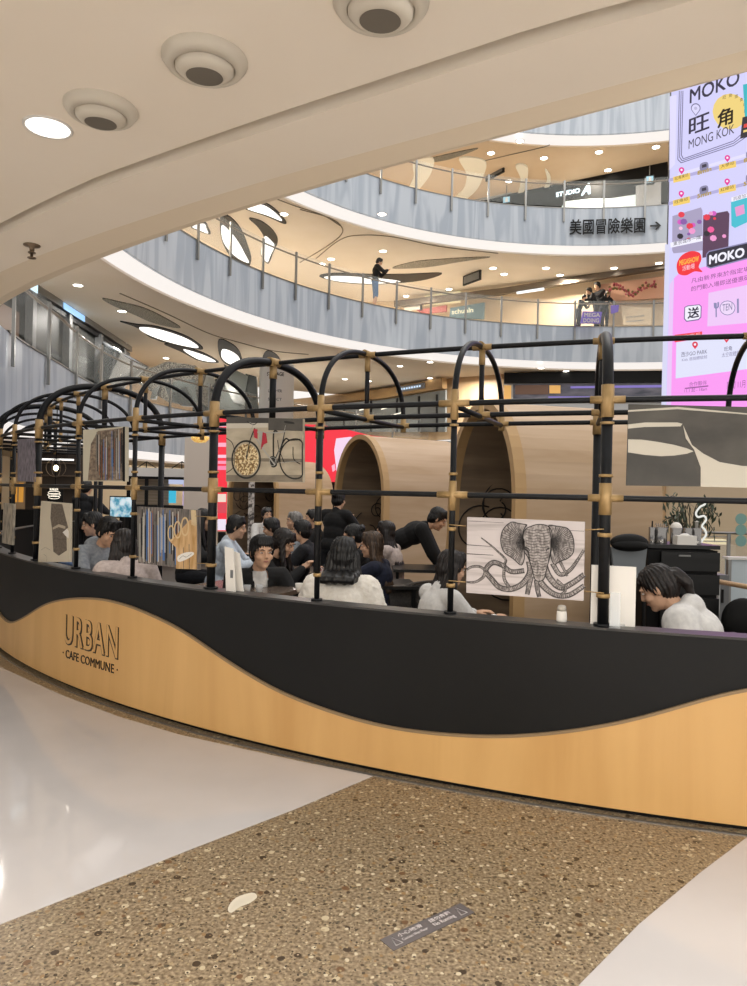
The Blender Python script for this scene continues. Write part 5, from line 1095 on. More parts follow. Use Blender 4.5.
st('旺角', c7([(395, 0)])[0][0], c7([(440, 0)])[0][0], c7([(0, 672)])[0][1], c7([(0, 700)])[0][1], '5A5674'); st('太空館體驗', c7([(380, 0)])[0][0], c7([(490, 0)])[0][0], c7([(0, 708)])[0][1], c7([(0, 735)])[0][1], '8A86A8')
st('合作夥伴', c7([(185, 0)])[0][0], c7([(290, 0)])[0][0], c7([(0, 882)])[0][1], c7([(0, 910)])[0][1], '9A5A9C'); line(c7([(160, 920), (300, 905)]), .012, '9A5A9C'); st('11.1 起 - 18am', c7([(158, 0)])[0][0], c7([(292, 0)])[0][0], c7([(0, 922)])[0][1], c7([(0, 946)])[0][1], '9A5A9C')
st('期間 11月', c7([(410, 0)])[0][0], c7([(520, 0)])[0][0], c7([(0, 880)])[0][1], c7([(0, 925)])[0][1], '9A5A9C')
# ---- direction lettering on the third gallery fascia
def fascia_plane(cc, R_, pl, pr_, y):
    def hit(px):
        a, b = ray(px, y); aa = a * a + 1; bb = -2 * (a * cc[0] + cc[1]); c_ = cc[0] ** 2 + cc[1] ** 2 - R_ * R_; t = (-bb + math.sqrt(bb * bb - 4 * aa * c_)) / 2 / aa; return Vector((a * t, t, 0))
    p, q = hit(pl), hit(pr_); return Plane((p.x, p.y, 0), (q.x - p.x, q.y - p.y))
def sign_text(pl, s, xl, xr, yt, yb, label, cat, m, name, off=.02, thick=.02):
    a = pl.uv(xl, yb); b = pl.uv(xl, yt); r = pl.uv(xr, yb)[0]; o = pl.o + pl.x * a[0]
    t = thing(name, label, cat, (o.x, o.y, a[1]), pl.rz)
    text_box(s, t, 0, 0, r - a[0], b[1] - a[1], 0, m, 'lettering', off, thick); return t
fp = fascia_plane(cC, 12.68, 566, 662, 228)
t = sign_text(fp, '美國冒險樂園', 569.5, 645, 219.5, 235, 'black Chinese direction lettering with an arrow on the pale blue gallery front', 'sign', M['ink2'] if 'ink2' in M else mat('sign_black', '1D1F22', .5), 'direction_lettering', .012)
a = fp.uv(650, 226); z = a[1]; o = fp.o + fp.x * a[0]
b0 = fp.uv(569.5, 235); q = a[0] - b0[0]; zz = z - b0[1]
MB().slab_xz([(q, zz - .03), (q + .28, zz - .03), (q + .17, zz - .15), (q + .25, zz - .15), (q + .40, zz), (q + .25, zz + .15), (q + .17, zz + .15), (q + .28, zz + .03), (q, zz + .03)], -.02, 0).build('arrow', mat('sign_black', '1D1F22', .5), t)
# ---- third gallery shop front with name
P3 = Plane((5.0, 33.9, 0), (7.2, -4.3))
def panel(pl, pix, name, label, cat, m, th=.1, dy=0, part='panel', group=None):
    uv = [pl.uv(*p) for p in pix]; cx = sum(p[0] for p in uv) / len(uv); cz = min(p[1] for p in uv); o = pl.o + pl.x * cx + pl.y * dy
    t = thing(name, label, cat, (o.x, o.y, cz), pl.rz, group)
    MB().slab_xz([(p[0] - cx, p[1] - cz) for p in uv], -th, 0).build(part, M[m] if isinstance(m, str) else m, t)
    return t, (lambda x, y: (pl.uv(x, y)[0] - cx, pl.uv(x, y)[1] - cz))
t, L = panel(P3, [(470, 203), (515, 192), (560, 183), (614, 171), (668, 163), (668, 215), (470, 218)], 'storefront', 'dark shop band with glowing name on the third level', 'shop front', 'vdark', .15)
patch(t, L, [(612, 200), (638, 196), (638, 212), (560, 214), (566, 203), (590, 200.5)], mat('shop_glow', 'D8E8EA', .5, emit='D8EEF0', es=.3), -.2, -.15, 'lit_window'); patch(t, L, [(637, 188), (662, 184), (662, 215), (637, 215)], 'lgrey', -.26, -.2, 'side_panel')
patch(t, L, [(455, 202), (560, 175), (668, 154), (668, 161), (560, 182), (455, 210)], 'lgrey', -.3, -.1, 'soffit_band')
a = L(557, 198.5); b = L(581, 192); text_box('STUDIO', t, a[0], a[1], b[0], L(557, 194)[1], -.155, emis('sign_white_glow', 'E8FAFF', 2.2), 'lettering', .03, .02)
a = L(582, 197); b = L(591.5, 187); text_box('A', t, a[0], a[1], b[0], b[1] + .12, -.155, emis('sign_white_glow', 'E8FAFF', 2.2), 'lettering', .04, .02, shear=.25)
for (x0, y0, x1, y1, lb) in ((502, 197.5, 511, 205, 'small lit exit box sign above the railing, left of the glowing shop name'), (644.5, 177, 654, 185.5, 'small lit exit box sign at the right of the glowing shop name')):
    pl = Plane((*at(x0, y0, 31 if x0 < 600 else 29.4).xy, 0), (1, -.2)); t, L = panel(pl, [(x0, y0), (x1, y0 - 1), (x1, y1 - 1), (x0, y1)], 'exit_sign', lb, 'sign', 'dark', .12, part='box', group='small exit signs')
    patch(t, L, [(x0 + 1.3, y0 + 1), (x1 - 1.3, y0 + .3), (x1 - 1.3, y1 - 2), (x0 + 1.3, y1 - 1)], emis('exit_glow', 'A8D8E8', 1.0), -.14, -.12, 'lit_face'); cx = (x0 + x1) / 2; patch(t, L, [(cx - .8, y0 + 1.5), (cx + 1, y0 + 1.3), (cx + 1.6, y1 - 2), (cx - 1.5, y1 - 1.6)], 'offwhite', -.15, -.14, 'pictogram')
    MB().tube([(0, -.05, .25), (0, -.05, .8)], .02, 6).build('rod', M['steel'], t)
for px, py, D, z, lb in ((495, 172, 31, z3, 'dark hanging direction sign seen edge-on beside the second cream ribbon'), (472, 278, 31, z2, 'dark hanging direction sign in the second level ceiling, right of the air grille')):
    p = at(px, py, D); t = thing('hanging_sign', lb, 'sign', p, math.radians(-58)); MB().box((0, 0, 0), (1.15, .08, .42)).build('sign_box', M['dark'], t); MB().box((0, -.045, 0), (1.0, .01, .3)).build('sign_face', M['grey'], t)
    MB().tube([(0, 0, .2), (0, 0, z - p.z)], .02, 6).build('rod', M['steel'], t)
# ---- second gallery shops
P2 = Plane((1.3, 35.4, 0), (10.85, -5.7))
M['bronze'] = mat('bronze_band', '6B6258', .4, .4)
t, L = panel(P2, [(398, 303), (500, 291), (668, 265), (668, 271), (500, 297), (398, 309)], 'shop_band', 'dark bronze band over the second level shop fronts', 'shop front', 'bronze', .25, dy=-.2)
t, L = panel(P2, [(452, 309), (486, 303.5), (485, 320), (451, 319)], 'shop_sign', 'grey-blue shop sign with pale letters, behind the railing', 'sign', mat('sign_teal', '5F7A86', .5), .12, dy=-.1, part='sign_face')
a = L(453.5, 315.5); b = L(475, 309.5); text_box('schuhln', t, a[0], a[1], b[0], b[1] + .05, -.122, emis('sign_cream', 'F0E4C0', 1.2), 'lettering', .02, .02)
t, L = panel(P2, [(405, 307.5), (423, 304), (423, 310), (407, 312)], 'shop_sign', 'white and dark framed shop sign left of the red strip', 'sign', 'offwhite', .1, dy=-.1, part='sign_face'); patch(t, L, [(422, 303), (424, 303), (424, 311), (422, 312)], 'dark', -.13, -.1, 'sign_edge')
t, L = panel(P2, [(418, 311), (448, 306), (448, 312.5), (424, 315)], 'shop_sign', 'red shop strip between the white sign and the grey-blue sign', 'sign', mat('sign_red', 'A0453E', .5), .1, dy=-.1, part='sign_face')
t, L = panel(P2, [(425, 297), (461, 291), (461, 303), (425, 306)], 'lit_panel', 'soft cream lit panel above the red shop strip', 'light panel', mat('warm_lit', 'EADFB8', .5, emit='EADFB8', es=.5), .1, dy=-.05)
t, L = panel(P2, [(519, 290), (546, 285.5), (546, 292), (519, 296)], 'shop_sign', 'glowing white shop name board on the second level', 'sign', emis('sign_glow_soft', 'F4F8FA', 1.3), .1, dy=-.3, part='sign_face')
a = L(522, 292.5); b = L(543, 288.0); text_box('sports', t, a[0], a[1], b[0], b[1] + .05, -.104, mat('sign_grey_text', '8FA8B4', .5), 'lettering', .02, 0)
t, L = panel(P2, [(622, 307), (652, 309), (652, 326), (624, 326)], 'shop_partition', 'cream shop partition with faint grey letters, right of the visitors', 'partition', mat('partition_cream', 'E2D0B4', .5), .1, dy=-.1)
a = L(627, 319.5); b = L(645, 316); text_box('FOR SHOPS', t, a[0], a[1], b[0], b[1], -.103, M['lgrey'], 'lettering', .02, 0); a = L(627, 323.5); b = L(645, 320.5); text_box('SWUORT', t, a[0], a[1], b[0], b[1], -.103, M['lgrey'], 'lettering', .04, 0)
t = thing('flower_garland', 'pink flower garland hung over the second level shop, right of the visitors', 'garland', at(632, 290, 29.7)); mb = MB(); mg = MB(); rnd = random.Random(4)
for i in range(60):
    f = i / 59; x = -1.0 + 2.0 * f; z = .18 * math.sin(f * 9) + .16 * (f - .3); (mb if i % 3 else mg).ell((x, rnd.uniform(-.1, .1), z + rnd.uniform(-.12, .12)), (.06,) * 3, None, 6, 4)
mb.build('blossoms', mat('blossom_pink', 'B65A5E', .7), t); mg.build('leaves', mat('leaf_dull', '7A6A3A', .7), t)
t, L = panel(P2, [(598, 285), (668, 276), (668, 298), (598, 302)], 'shop_band', 'pinkish lit band behind the flower garland', 'shop front', mat('band_pink', 'D9A88C', .6), .05, dy=.0)
# ---- first level shop front under the second gallery cove (right)
P1 = Plane((5.5, 30.6, 0), (6.5, -1.0))
t, L = panel(P1, [(504, 374.5), (668, 372), (668, 431), (504, 431)], 'storefront', 'dark shop front with a violet strip below the right cove light', 'shop front', 'lgrey', .12, part='wall_panel')
patch(t, L, [(504, 374), (668, 371.5), (668, 383), (504, 384)], 'vdark', -.3, -.12, 'black_band'); patch(t, L, [(513, 385), (668, 383.5), (668, 403), (513, 402)], noisy('shop_window_print', '3E4250', '7E7C8A', (.8, 1, 3), detail=5, rough=.25, ramp=(.35, .65)), -.18, -.12, 'shop_window')
patch(t, L, [(515, 386), (548, 385.5), (548, 395), (515, 395)], mat('poster_brown', '7A5C4C', .5), -.2, -.18, 'poster'); patch(t, L, [(549, 386), (560, 386), (560, 394), (549, 394)], mat('poster_amber', 'D8A860', .5, emit='D8A860', es=.5), -.2, -.18, 'lit_poster'); patch(t, L, [(504, 386), (511, 386), (511, 400), (504, 400)], mat('poster_amber', '', 0), -.2, -.18, 'lit_poster')
patch(t, L, [(570, 387), (668, 385.5), (668, 388), (570, 389)], emis('violet_strip', '8A7AC8', .9), -.2, -.18, 'violet_strip'); patch(t, L, [(548, 397), (640, 397), (640, 399), (548, 399)], emis('violet_strip', '', 1), -.2, -.18, 'violet_strip')
p = at(578, 374, 31.5); t = thing('security_camera', 'small black dome camera under the right cove light', 'camera', p); MB().lathe([(.03, .32), (.03, .12), (.16, .1), (.16, 0), (.1, -.1), (0, -.13)], 14).build('dome', M['vdark'], t)
# curved wood shop fascia, first level centre
P1b = Plane((-2.55, 39.2, 0), (5.85, -7.3))
t, L = panel(P1b, [(327, 398), (385, 390), (447, 378.5), (447, 389), (385, 399), (327, 404)], 'shop_band', 'tan timber band rising to the right over the glass shop front', 'shop front', noisy('timber_band', '9A7E58', 'B39468', (1, 1, 4), rough=.5), .3)
patch(t, L, [(327, 405), (385, 400), (447, 390), (447, 432), (327, 432)], mat('shop_glass_grey', '7E8484', .15), -.1, 0, 'glass_front')
for x in (345, 372, 398, 420, 438): patch(t, L, [(x, 404 - (x - 345) * .1), (x + 1.5, 404 - (x - 345) * .1), (x + 1.5, 432), (x, 432)], 'dark', -.14, -.1, 'mullion')
for k, (x, y) in enumerate(((352, 416), (362, 410), (372, 418), (384, 409), (394, 415), (408, 407), (425, 404))): patch(t, L, [(x, y), (x + 10, y - 2.4), (x + 10, y - 1.6), (x, y + .9)], emis('shop_lamp_strip', 'F4EBD8', 1.6), -.18, -.14, 'lamp_strip')

t, L = panel(P1b, [(402, 388), (430, 383.5), (430, 389), (402, 393.5)], 'shop_sign', 'bluish glowing shop lettering on the timber band', 'sign', mat('sign_smoke', '7C8088', .4), .04, dy=-.32, part='sign_face'); a = L(404, 392); b = L(428, 386); [patch(t, L, [(404 + k * 2.6, 391.5 - k * .45), (405.6 + k * 2.6, 391.3 - k * .45), (405.6 + k * 2.6, 389.4 - k * .45), (404 + k * 2.6, 389.6 - k * .45)], emis('sign_blue_glow', 'C6DCF4', 1.2), -.05, -.04, 'lit_letter') for k in range(9)]
# lettered round column
p = at(276, 415, 26); t = thing('round_column', 'white round column with small grey lettering on the first gallery', 'column', (p.x, p.y, 4.05)); rr_ = .62
MB().lathe([(rr_, 0), (rr_, 2.0), (rr_ + .01, 2.0), (rr_ + .01, 2.04), (0, 2.04)], 36).build('shaft', mat('column_white', 'EFEFEB', .35), t)
def curve_text(s, ang, r, wz, z, h, m, par):
    mm = text_raw(s, 0, .02); co = np.array([v.co[:] for v in mm.vertices]); a = co.min(0); b = co.max(0); W_ = wz
    for v in mm.vertices:
        X = ((v.co.x - a[0]) / (b[0] - a[0]) - .5) * W_; Z = (v.co.y - a[1]) / (b[1] - a[1]) * h; an = ang + X / r; v.co = (r * math.sin(an), -r * math.cos(an), z + Z)
    link('lettering', mm, m, par)
curve_text('STORAGE', .05, rr_ + .006, .62, 1.56, .13, M['dark'], t); curve_text('LEATHER', .05, rr_ + .006, .5, .98, .1, M['grey'], t); curve_text('SELECT', .05, rr_ + .006, .5, .68, .1, M['grey'], t)
# faceted mirror piece + mesh panel, first gallery
def facet(name, label, px, D, pts_sets, m):
    p = at(px[0], px[1], D); p = Vector((p.x, p.y, 4.05)); t = thing(name, label, 'mirror sculpture', p)
    for k, (pts, mm, dpt) in enumerate(pts_sets):
        mb = MB(); pl = Plane((p.x, p.y, 0), (1, .0)); P = [(pl.uv(x, y)[0], max(0.0, pl.uv(x, y)[1] - 4.05)) for x, y in pts]
        MB().slab_xz(P, dpt - .12, dpt + .05).build('facet', mm, t)
    return t
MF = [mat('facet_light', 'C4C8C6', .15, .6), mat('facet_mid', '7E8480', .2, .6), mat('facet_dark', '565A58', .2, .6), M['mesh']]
facet('mirror_sculpture', 'faceted grey mirror structure left of the round lettered column', (230, 405), 27, [
 ([(195, 385), (222, 378), (215, 412), (193, 414)], MF[2], 0), ([(222, 378), (245, 385), (262, 410), (215, 412)], MF[1], -.1), ([(247, 375), (258, 378), (259, 410), (246, 408)], MF[2], -.2),
 ([(226, 366), (250, 378), (246, 400), (232, 384)], MF[1], -.3), ([(224, 380), (233, 384), (252, 408), (236, 404)], MF[0], -.32), ([(200, 378), (214, 372), (218, 384), (203, 400)], MF[0], -.3), ([(205, 388), (217, 396), (213, 410), (203, 404)], MF[3], -.35)], None)
facet('mirror_sculpture', 'pale mesh and mirror wedge over the middle hoops', (150, 395), 25.5, [
 ([(130, 378), (168, 362), (196, 366), (206, 374), (198, 408), (168, 402)], MF[3], 0), ([(166, 384), (196, 380), (200, 409), (172, 402)], MF[1], -.15), ([(173, 396), (188, 388), (198, 408), (184, 407)], MF[2], -.3), ([(155, 392), (163, 386), (158, 400), (153, 400)], MF[0], -.2)], None)
# left dark shop front with mullions
PL = Plane((-9.0, 13.0, 0), (-1.1, 13.3)); PL = Plane((-8.95, 12, 0), (-.045, 1))
pl = Plane((-8.85, 12.0, 0), (-.03, 1)); 
t = thing('glass_storefront', 'dark grey glass shop front above the frosted panels at the left', 'shop front', (-8.85, 12, 4.05), pl.rz)
MB().box((7.0, .04, 1.32), (15.5, .06, 2.64)).build('glass_wall', mat('smoked_glass', '2B2D2B', .45, 0, spec=.25), t)
MB().box((7.0, -.05, 2.45), (15.6, .14, .12)).build('top_rail', M['dark'], t); MB().box((7.0, -.10, 2.66), (15.6, .2, .22)).build('header', M['steel'], t); MB().box((5.0, -.21, 2.60), (3.4, .02, .22)).build('light_strip', emis('cyan_white', 'CDE8F4', 1.4), t)
MB().box((9.2, -.21, 2.62), (1.6, .02, .18)).build('light_strip', emis('blue_glow', '9CCBF4', 1.2), t)
for x in (.8, 2.4, 4.4, 6.6, 9.0, 11.6, 14.0): MB().box((x, -.1, 1.25), (.22, .2, 2.5)).build('mullion', M['grey'], t)
for x0, w_, c in ((1.6, 1.2, 'C8AE84'), (3.4, 1.4, '9A7C5E'), (5.5, 1.3, '6A5648')): MB().box((x0, -.0, 1.0), (w_, .03, 1.7)).build('window_display', mat('display_' + c, c, .5, emit=c, es=.25), t)
MB().box((2.9, -.03, 2.1), (4.6, .06, .1)).build('wood_lintel', M['tan'], t)
p = at(97, 352, 23); t = thing('mirror_funnel', 'silver tilted cone-shaped mirror at the end of the dark shop front', 'mirror sculpture', (p.x, p.y, 4.05))
R3 = Matrix.Rotation(math.radians(28), 3, 'Y'); MB().lathe([(.18, 0), (.5, 1.2), (.78, 1.9), (.8, 2.0), (.74, 2.0)], 28, M4=R3, cap=False).build('cone', M['mirror'], t); MB().lathe([(.05, 0), (.05, .2)], 12).build('foot', M['steel'], t)
# ---- ground floor background ---------------------------------------------------
# tan square pillar + dome lamp + red led column
p = at(201, 500, 15); t = thing('square_pillar', 'plain light square pillar behind the bicycle-side thick hoop', 'pillar', (p.x, p.y, 0), .2); MB().box((0, 0, 1.3), (.68, .5, 2.6)).build('shaft', mat('pillar_grey', 'DCD3C6', .6), t); MB().box((0, 0, .06), (.74, .56, .12)).build('foot', M['grey'], t)
p = at(199, 446, 13); t = thing('dome_lamp', 'amber half-round hanging lamp by the square pillar', 'lamp', at(200, 443, 13.5)); R_ = .17
MB().lathe([(0, -.0), (R_ * .6, .015), (R_ * .95, .07), (R_, .12), (0, .12)][::1], 24).build('shade', noisy('amber_shade', 'C48A3A', 'F0CE7C', (60, 60, 60), rough=.5, ramp=(.4, .6), es=.9), t); MB().tube([(0, 0, .12), (0, 0, .8)], .008, 6).build('cord', M['vdark'], t)
pl = Plane(tuple(at(222, 500, 12.5).xy) + (0,), (1, .1))
t, L = panel(pl, [(217.5, 417), (228, 418), (226.5, 531), (218, 531)], 'led_column', 'narrow vertical red and pink screen behind the thick hoop', 'screen', emis('led_red', 'F83244', 1.0), .06, part='screen'); 
for (y0, y1, c) in ((424, 427, 'F8C0D8'), (443, 447, 'FFB0C8'), (455, 458, 'FFC8DC'), (461, 464, 'FF9AB8'), (466, 470, 'FF8AB0'), (494, 502, 'F0D8C8'), (503, 513, 'D84A58'), (519, 530, 'F0E4F4')): patch(t, L, [(218, y0), (226.5, y0), (226.5, y1), (218, y1)], emis('led_' + c, c, 1), -.07, -.06, 'screen_area')
pf = thing('screen_foot', 'dark floor stand under the narrow red screen', 'stand', at(222, 532, 12.5)); pz = pf.location.z; MB().box((0, .0, -pz / 2), (.12, .08, pz)).build('stem', M['dark'], pf); MB().box((0, 0, -pz + .02), (.4, .3, .04)).build('foot', M['dark'], pf)
# red curved screen
pl = Plane(tuple(at(350, 450, 20.5).xy) + (0,), (1, -.05))
t, L = panel(pl, [(296, 424.5), (320, 425), (352, 431), (372, 436), (414, 440), (414, 482), (296, 482)], 'red_screen', 'large red and white screen behind the wooden booths', 'screen', emis('led_red', '', 1), .1, part='screen')
patch(t, L, sc(200, 330, 2.988, [(408, 325), (450, 320), (494, 330), (520, 345), (520, 430), (410, 430), (402, 360)]), emis('led_F6D8F0', 'F6D8F0', 1), -.11, -.1, 'white_area'); patch(t, L, [(332, 466), (335, 464), (336, 470), (333, 472)], emis('led_FFB0C8', 'FFB0C8', 1), -.11, -.1, 'pink_dot')
MB().box((0, .12, L(350, 460)[1]), (1.4, .1, .1)).build('rear_brace', M['dark'], t)
bz = t.location.z; MB().box((0, .2, -bz / 2 + .3), (1.6, .16, bz + .6)).build('stand', M['dark'], t)
# white kiosk
p = at(155, 560, 16.2); kp = Plane((p.x, p.y, 0), (1, .12)); t = thing('kiosk', 'white-roofed open kiosk with black posts and thin roof trusses', 'kiosk', (p.x, p.y, 0), kp.rz)
K = lambda x, y: kp.uv(x, y)
x0 = K(118, 470)[0]; x1 = K(196, 470)[0]; zr0 = K(155, 477)[1]; zr1 = K(155, 470)[1]
MB().box(((x0 + x1) / 2, .9, (zr0 + zr1) / 2 + .02), (x1 - x0, 1.8, zr1 - zr0 + .05)).build('roof', M['white'], t); MB().box(((x0 + x1) / 2, -.02, zr0 - .02), (x1 - x0, .06, .06)).build('roof_edge', M['vdark'], t)
for cx in (144, 180):
    mb = MB(); c = K(cx, 461)
    for dx in (-12, 12): e = K(cx + dx, 469); mb.tube([(c[0], .3, c[1]), (e[0], .3, e[1])], .012, 5)
    mb.tube([(c[0], .3, c[1]), (c[0], .3, zr1)], .012, 5); mb.build('truss', M['vdark'], t)
for x in (129, 147, 195): a = K(x, 470)[0]; MB().box((a, .0, zr0 / 2), (.07, .07, zr0)).build('post', M['vdark'], t)
for (xa, ya, xb, yb, c) in ((168, 487, 175.5, 503, '3FBFE0'), (182, 484, 194, 508, 'D0B8EC'), (168, 480, 194, 484, 'BFC8E8')): a = K(xa, yb); b = K(xb, ya); MB().box(((a[0] + b[0]) / 2, .1, (a[1] + b[1]) / 2), (b[0] - a[0], .05, b[1] - a[1])).build('lit_screen', emis('kiosk_' + c, c, .9), t)
a = K(131, 506); b = K(165, 478); MB().box(((a[0] + b[0]) / 2, .6, (a[1] + b[1]) / 2), (b[0] - a[0], .05, b[1] - a[1])).build('back_panel', noisy('slat_panel', 'C8B49A', 'A8967C', (1, 1, 25), rough=.6), t)
a = K(118, 560); b = K(196, 506); MB().box(((a[0] + b[0]) / 2, .3, b[1] / 2), (b[0] - a[0], .5, b[1])).build('counter', M['dark'], t)
p = at(122, 508, 10); t = thing('display_monitor', 'monitor showing a pale blue picture behind the seated young man', 'monitor', (p.x, p.y, 0), -.2)
MB().box((0, 0, 1.28), (.36, .04, .3)).build('housing', M['vdark'], t); MB().box((0, -.022, 1.28), (.33, .006, .27)).build('screen', noisy('monitor_picture', '3E8CA8', 'D6E8F0', (9, 9, 9), detail=3, rough=.4, ramp=(.4, .6), es=.7), t); MB().box((0, .02, .56), (.05, .05, 1.14)).build('stem', M['vdark'], t); MB().box((0, .02, .015), (.4, .3, .03)).build('foot', M['vdark'], t)
# dark bar at the left with shelves, amber cards, burger neon
p = at(45, 560, 16.5); bp_ = Plane((p.x, p.y, 0), (1, .1)); t = thing('food_stall', 'dark food stall front with shelves behind the leftmost hoops', 'stall', (p.x, p.y, 0), bp_.rz)
x0 = bp_.uv(5, 500)[0]; x1 = bp_.uv(75, 500)[0]
MB().box(((x0 + x1) / 2, .8, 1.3), (x1 - x0, .1, 2.6)).build('back_wall', mat('stall_wall', '4A4038', .6), t); MB().box(((x0 + x1) / 2, 0, .5), (x1 - x0, .5, 1.0)).build('counter', M['vdark'], t); MB().box(((x0 + x1) / 2, .4, 2.5), (x1 - x0, .9, .1)).build('header', mat('stall_brown', '6A5A4A', .5), t)
for z in (1.5, 1.8, 2.1): MB().box(((x0 + x1) / 2 + .2, .65, z), ((x1 - x0) * .6, .2, .03)).build('shelf', mat('stall_brown', '', .5), t)
MB().box((x0 + .2, .3, 1.3), (.25, .05, 2.4)).build('side_panel', M['tan'], t)
for x in (19.5, 25.5): a = bp_.uv(x - 2.4, 502); b = bp_.uv(x + 2.4, 483); MB().box(((a[0] + b[0]) / 2, -.26, (a[1] + b[1]) / 2), (b[0] - a[0], .02, b[1] - a[1])).build('menu_card', mat('amber_card', 'E0A040', .5, emit='E0A040', es=.5), t)
a = bp_.uv(48, 499); b = bp_.uv(60, 490); tt = thing('burger_sign', 'glowing white burger outline sign with small letters in the dark stall', 'sign', at(54, 495, 16.0), bp_.rz)
mb = MB(); 
for r_ in ((0.13, .05), (0.14, 0), (.12, -.05)): mb.tube([(r_[0] * math.cos(x), 0, r_[1] + .035 * math.sin(x)) for x in [i * math.pi / 6 for i in range(12)]], .006, 5, closed=True)
mb.build('neon_outline', emis('neon_white', 'F8ECD8', 1.6), tt); text_box('BURGER', tt, -.09, .1, .09, .15, 0, emis('neon_white', '', 1), 'lettering', 0, .01); MB().box((0, .08, -.02), (.34, .02, .3)).build('backing', M['vdark'], tt); MB().tube([(0, .08, .1), (0, .08, 2.55 - tt.location.z)], .01, 6).build('hanger', M['vdark'], tt)
# round cage pendant
t = thing('pendant_lamp', 'round wire-cage pendant lamp with a warm glowing bulb', 'lamp', at(56, 468, 9.5)); z = t.location.z
MB().ell((0, 0, 0), (.03, .03, .038)).build('bulb', emis('warm_bulb', 'FFE8B8', 9), t); mb = MB()
for k in range(8):
    a = k * math.pi / 4; mb.tube([(.13 * math.sin(th) * math.cos(a), .13 * math.sin(th) * math.sin(a), .0 + .12 * math.cos(th)) for th in [math.pi * j / 10 for j in range(11)]], .003, 4)
mb.build('cage', M['rail'], t); MB().tube([(0, 0, .04), (0, 0, .08)], .02, 8).build('socket', M['vdark'], t); MB().tube([(0, 0, .08), (0, 0, 2.58 - z)], .006, 6).build('cord', M['vdark'], t)
struct('ceiling', MB().box((-5.5, 12.5, 2.62), (6.5, 9.0, .06)), M['vdark'], 'dark suspended ceiling over the stalls at the left') if False else None
# glowing white strip added to brighten the dark stall
t = thing('stall_fill_strip', 'slim white fill light strip added over the food stall', 'ceiling light', at(57, 459.5, 14)); z = t.location.z
MB().box((0, 0, 0), (.62, .1, .03)).build('diffuser', M['panel'], t); MB().tube([(-.2, 0, .0), (-.2, 0, 2.6 - z)], .005, 5).build('wire', M['vdark'], t); MB().tube([(.2, 0, .0), (.2, 0, 2.6 - z)], .005, 5).build('wire', M['vdark'], t)
pl = Plane(tuple(at(590, 315, 28.6).xy) + (0,), (1, -.05))
t, L = panel(pl, [(582.5, 311.5), (602, 312), (600, 323.5), (580, 323.5)], 'poster', 'violet poster with white letters below the group of visitors', 'poster', mat('violet_poster', '7E6EC0', .5), .02, part='sheet')
a = L(583, 322.5); b = L(599, 318.5); text_box('DOING', t, a[0], a[1], b[0], b[1], -.022, M['offwhite'], 'lettering', .03, 0); a = L(584, 317); b = L(600, 313); text_box('MEGA', t, a[0], a[1], b[0], b[1], -.022, M['offwhite'], 'lettering', .03, 0)
t, L = panel(pl, [(610.5, 305.5), (619, 305), (618, 312), (611, 314)], 'poster', 'small violet poster right of the group of visitors', 'poster', mat('violet_poster', '', 0), .02, part='sheet')
# seats under the seated people
seats = [o for o in bpy.data.objects if o.name.split('.')[0] == 'person' and o.parent is None]
for o in seats:
    if o.location.z > 2 or 'standing' in o['label'] or 'bending over a table' in o['label']: continue
    z = o.location.z; s = o.scale[0]; h = .54 * s + z - .13
    short = o['label'].split(' seen')[0].split(',')[0]
    t = thing('stool', 'low stool under the ' + ' '.join(short.split()[:10]), 'stool', (o.location.x, o.location.y, 0), o.rotation_euler.z, 'stools under the seated people')
    h = max(.22, h); MB().lathe([(.15, h - .04), (.17, h - .03), (.17, h - .01), (.15, h), (0, h)], 20).build('seat', M['cushion'], t)
    for k in range(4): a = k * math.pi / 2 + .78; MB().tube([(.11 * math.cos(a), .11 * math.sin(a), h - .04), (.15 * math.cos(a), .15 * math.sin(a), 0)], .012, 6).build('leg', M['vdark'], t)
# drinks on tables
glass(Vector((-.86, 4.98, .845)), 'clear glass before the young man in the dark jacket', 'glasses on the tables', .05)
glass(Vector((-.78, 5.02, .845)), 'clear glass just right of the other one before the young man', 'glasses on the tables', .05)
glass(Vector((-.42, 7.1, .76)), 'small glass on the long brown table', 'glasses on the tables')
for i, (x, y, z, lb) in enumerate(((-.5, 5.05, .845, 'white cup left of the white fur jacket'), (-.05, 7.2, .76, 'white cup at the right end of the long brown table'))):
    t = thing('cup', lb, 'cup', (x, y, z), 0, 'cups on the tables'); MB().lathe([(.02, 0), (.03, .02), (.036, .06), (.032, .06), (.02, .01)], 18).build('bowl', M['offwhite'], t); MB().tube([(.034, 0, .05), (.055, 0, .04), (.05, 0, .02), (.03, 0, .018)], .004, 6).build('handle', M['offwhite'], t)
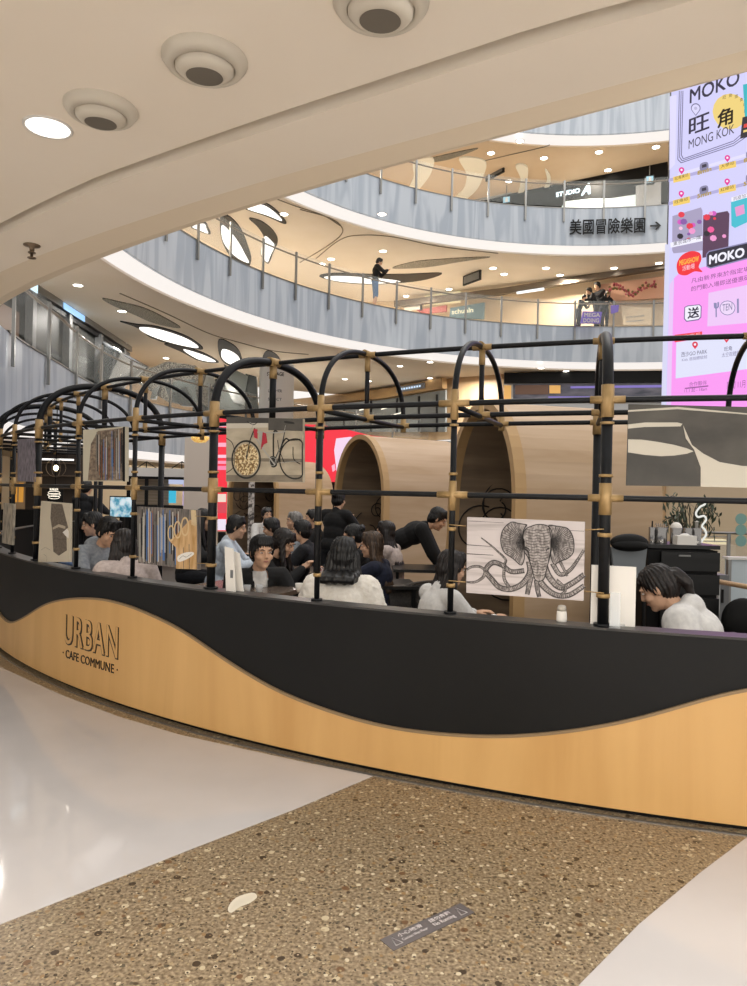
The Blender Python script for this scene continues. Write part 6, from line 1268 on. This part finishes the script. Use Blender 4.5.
# floor plaque
P_ = [onz(*q, 0) for q in ((380, 940), (460.5, 903.5), (476.5, 911.5), (392, 952))]
o = P_[0]; ex = (P_[1] - P_[0]); Lx = ex.length; ex.normalize(); rz = math.atan2(ex.y, ex.x); wv_ = ((P_[3] - P_[0]).length + (P_[2] - P_[1]).length) / 2
t = thing('floor_sticker', 'grey warning sticker strip on the speckled floor', 'floor sign', (o.x, o.y, 0), rz); MB().box((Lx / 2, -wv_ / 2, .0012), (Lx, wv_, .0016)).build('strip', mat('sticker_grey', '625C5C', .4), t)
def flat_text(s, x0, y0, x1, y1, m='stickerw'):
    mm = text_raw(s, 0, 0); co = np.array([v.co[:] for v in mm.vertices]); a = co.min(0); b = co.max(0)
    for v in mm.vertices: v.co = (x0 + (v.co.x - a[0]) / (b[0] - a[0]) * (x1 - x0), y0 + (v.co.y - a[1]) / (b[1] - a[1]) * (y1 - y0), .0034)
    link('lettering', mm, M[m], t)
M['stickerw'] = mat('sticker_white', 'D6D2CF', .5)
flat_text('小心地滑', Lx * .16, -wv_ * .42, Lx * .44, -wv_ * .15); flat_text('Caution Wet Floor', Lx * .16, -wv_ * .72, Lx * .46, -wv_ * .55)
MB().tube([(Lx * .06, -wv_ * .8, .003), (Lx * .14, -wv_ * .8, .0024), (Lx * .10, -wv_ * .2, .0024)], .0012, 4, closed=True).build('triangle', M['stickerw'], t)
flat_text('請勿奔跑', Lx * .54, -wv_ * .42, Lx * .80, -wv_ * .15); flat_text('No Running', Lx * .54, -wv_ * .82, Lx * .80, -wv_ * .5)
MB().tube([(Lx * .86, -wv_ * .8, .0024), (Lx * .94, -wv_ * .8, .0024), (Lx * .90, -wv_ * .2, .0024)], .0012, 4, closed=True).build('triangle', M['stickerw'], t)
c = onz(242, 901, 0); t = MB().prism([(p.x - c.x, p.y - c.y) for p in smoothpts([onz(x, y, 0) for x, y in [(228, 908), (236, 898), (252, 893), (257, 897), (250, 903), (240, 907), (231, 913)]], 4, True)], .0, .0012).build('pale_stone_chip', mat('pale_chip', 'C9C2B0', .4)); t.location = (c.x, c.y, 0); tag(t, 'large pale stone chip in the speckled floor', 'stone inlay')
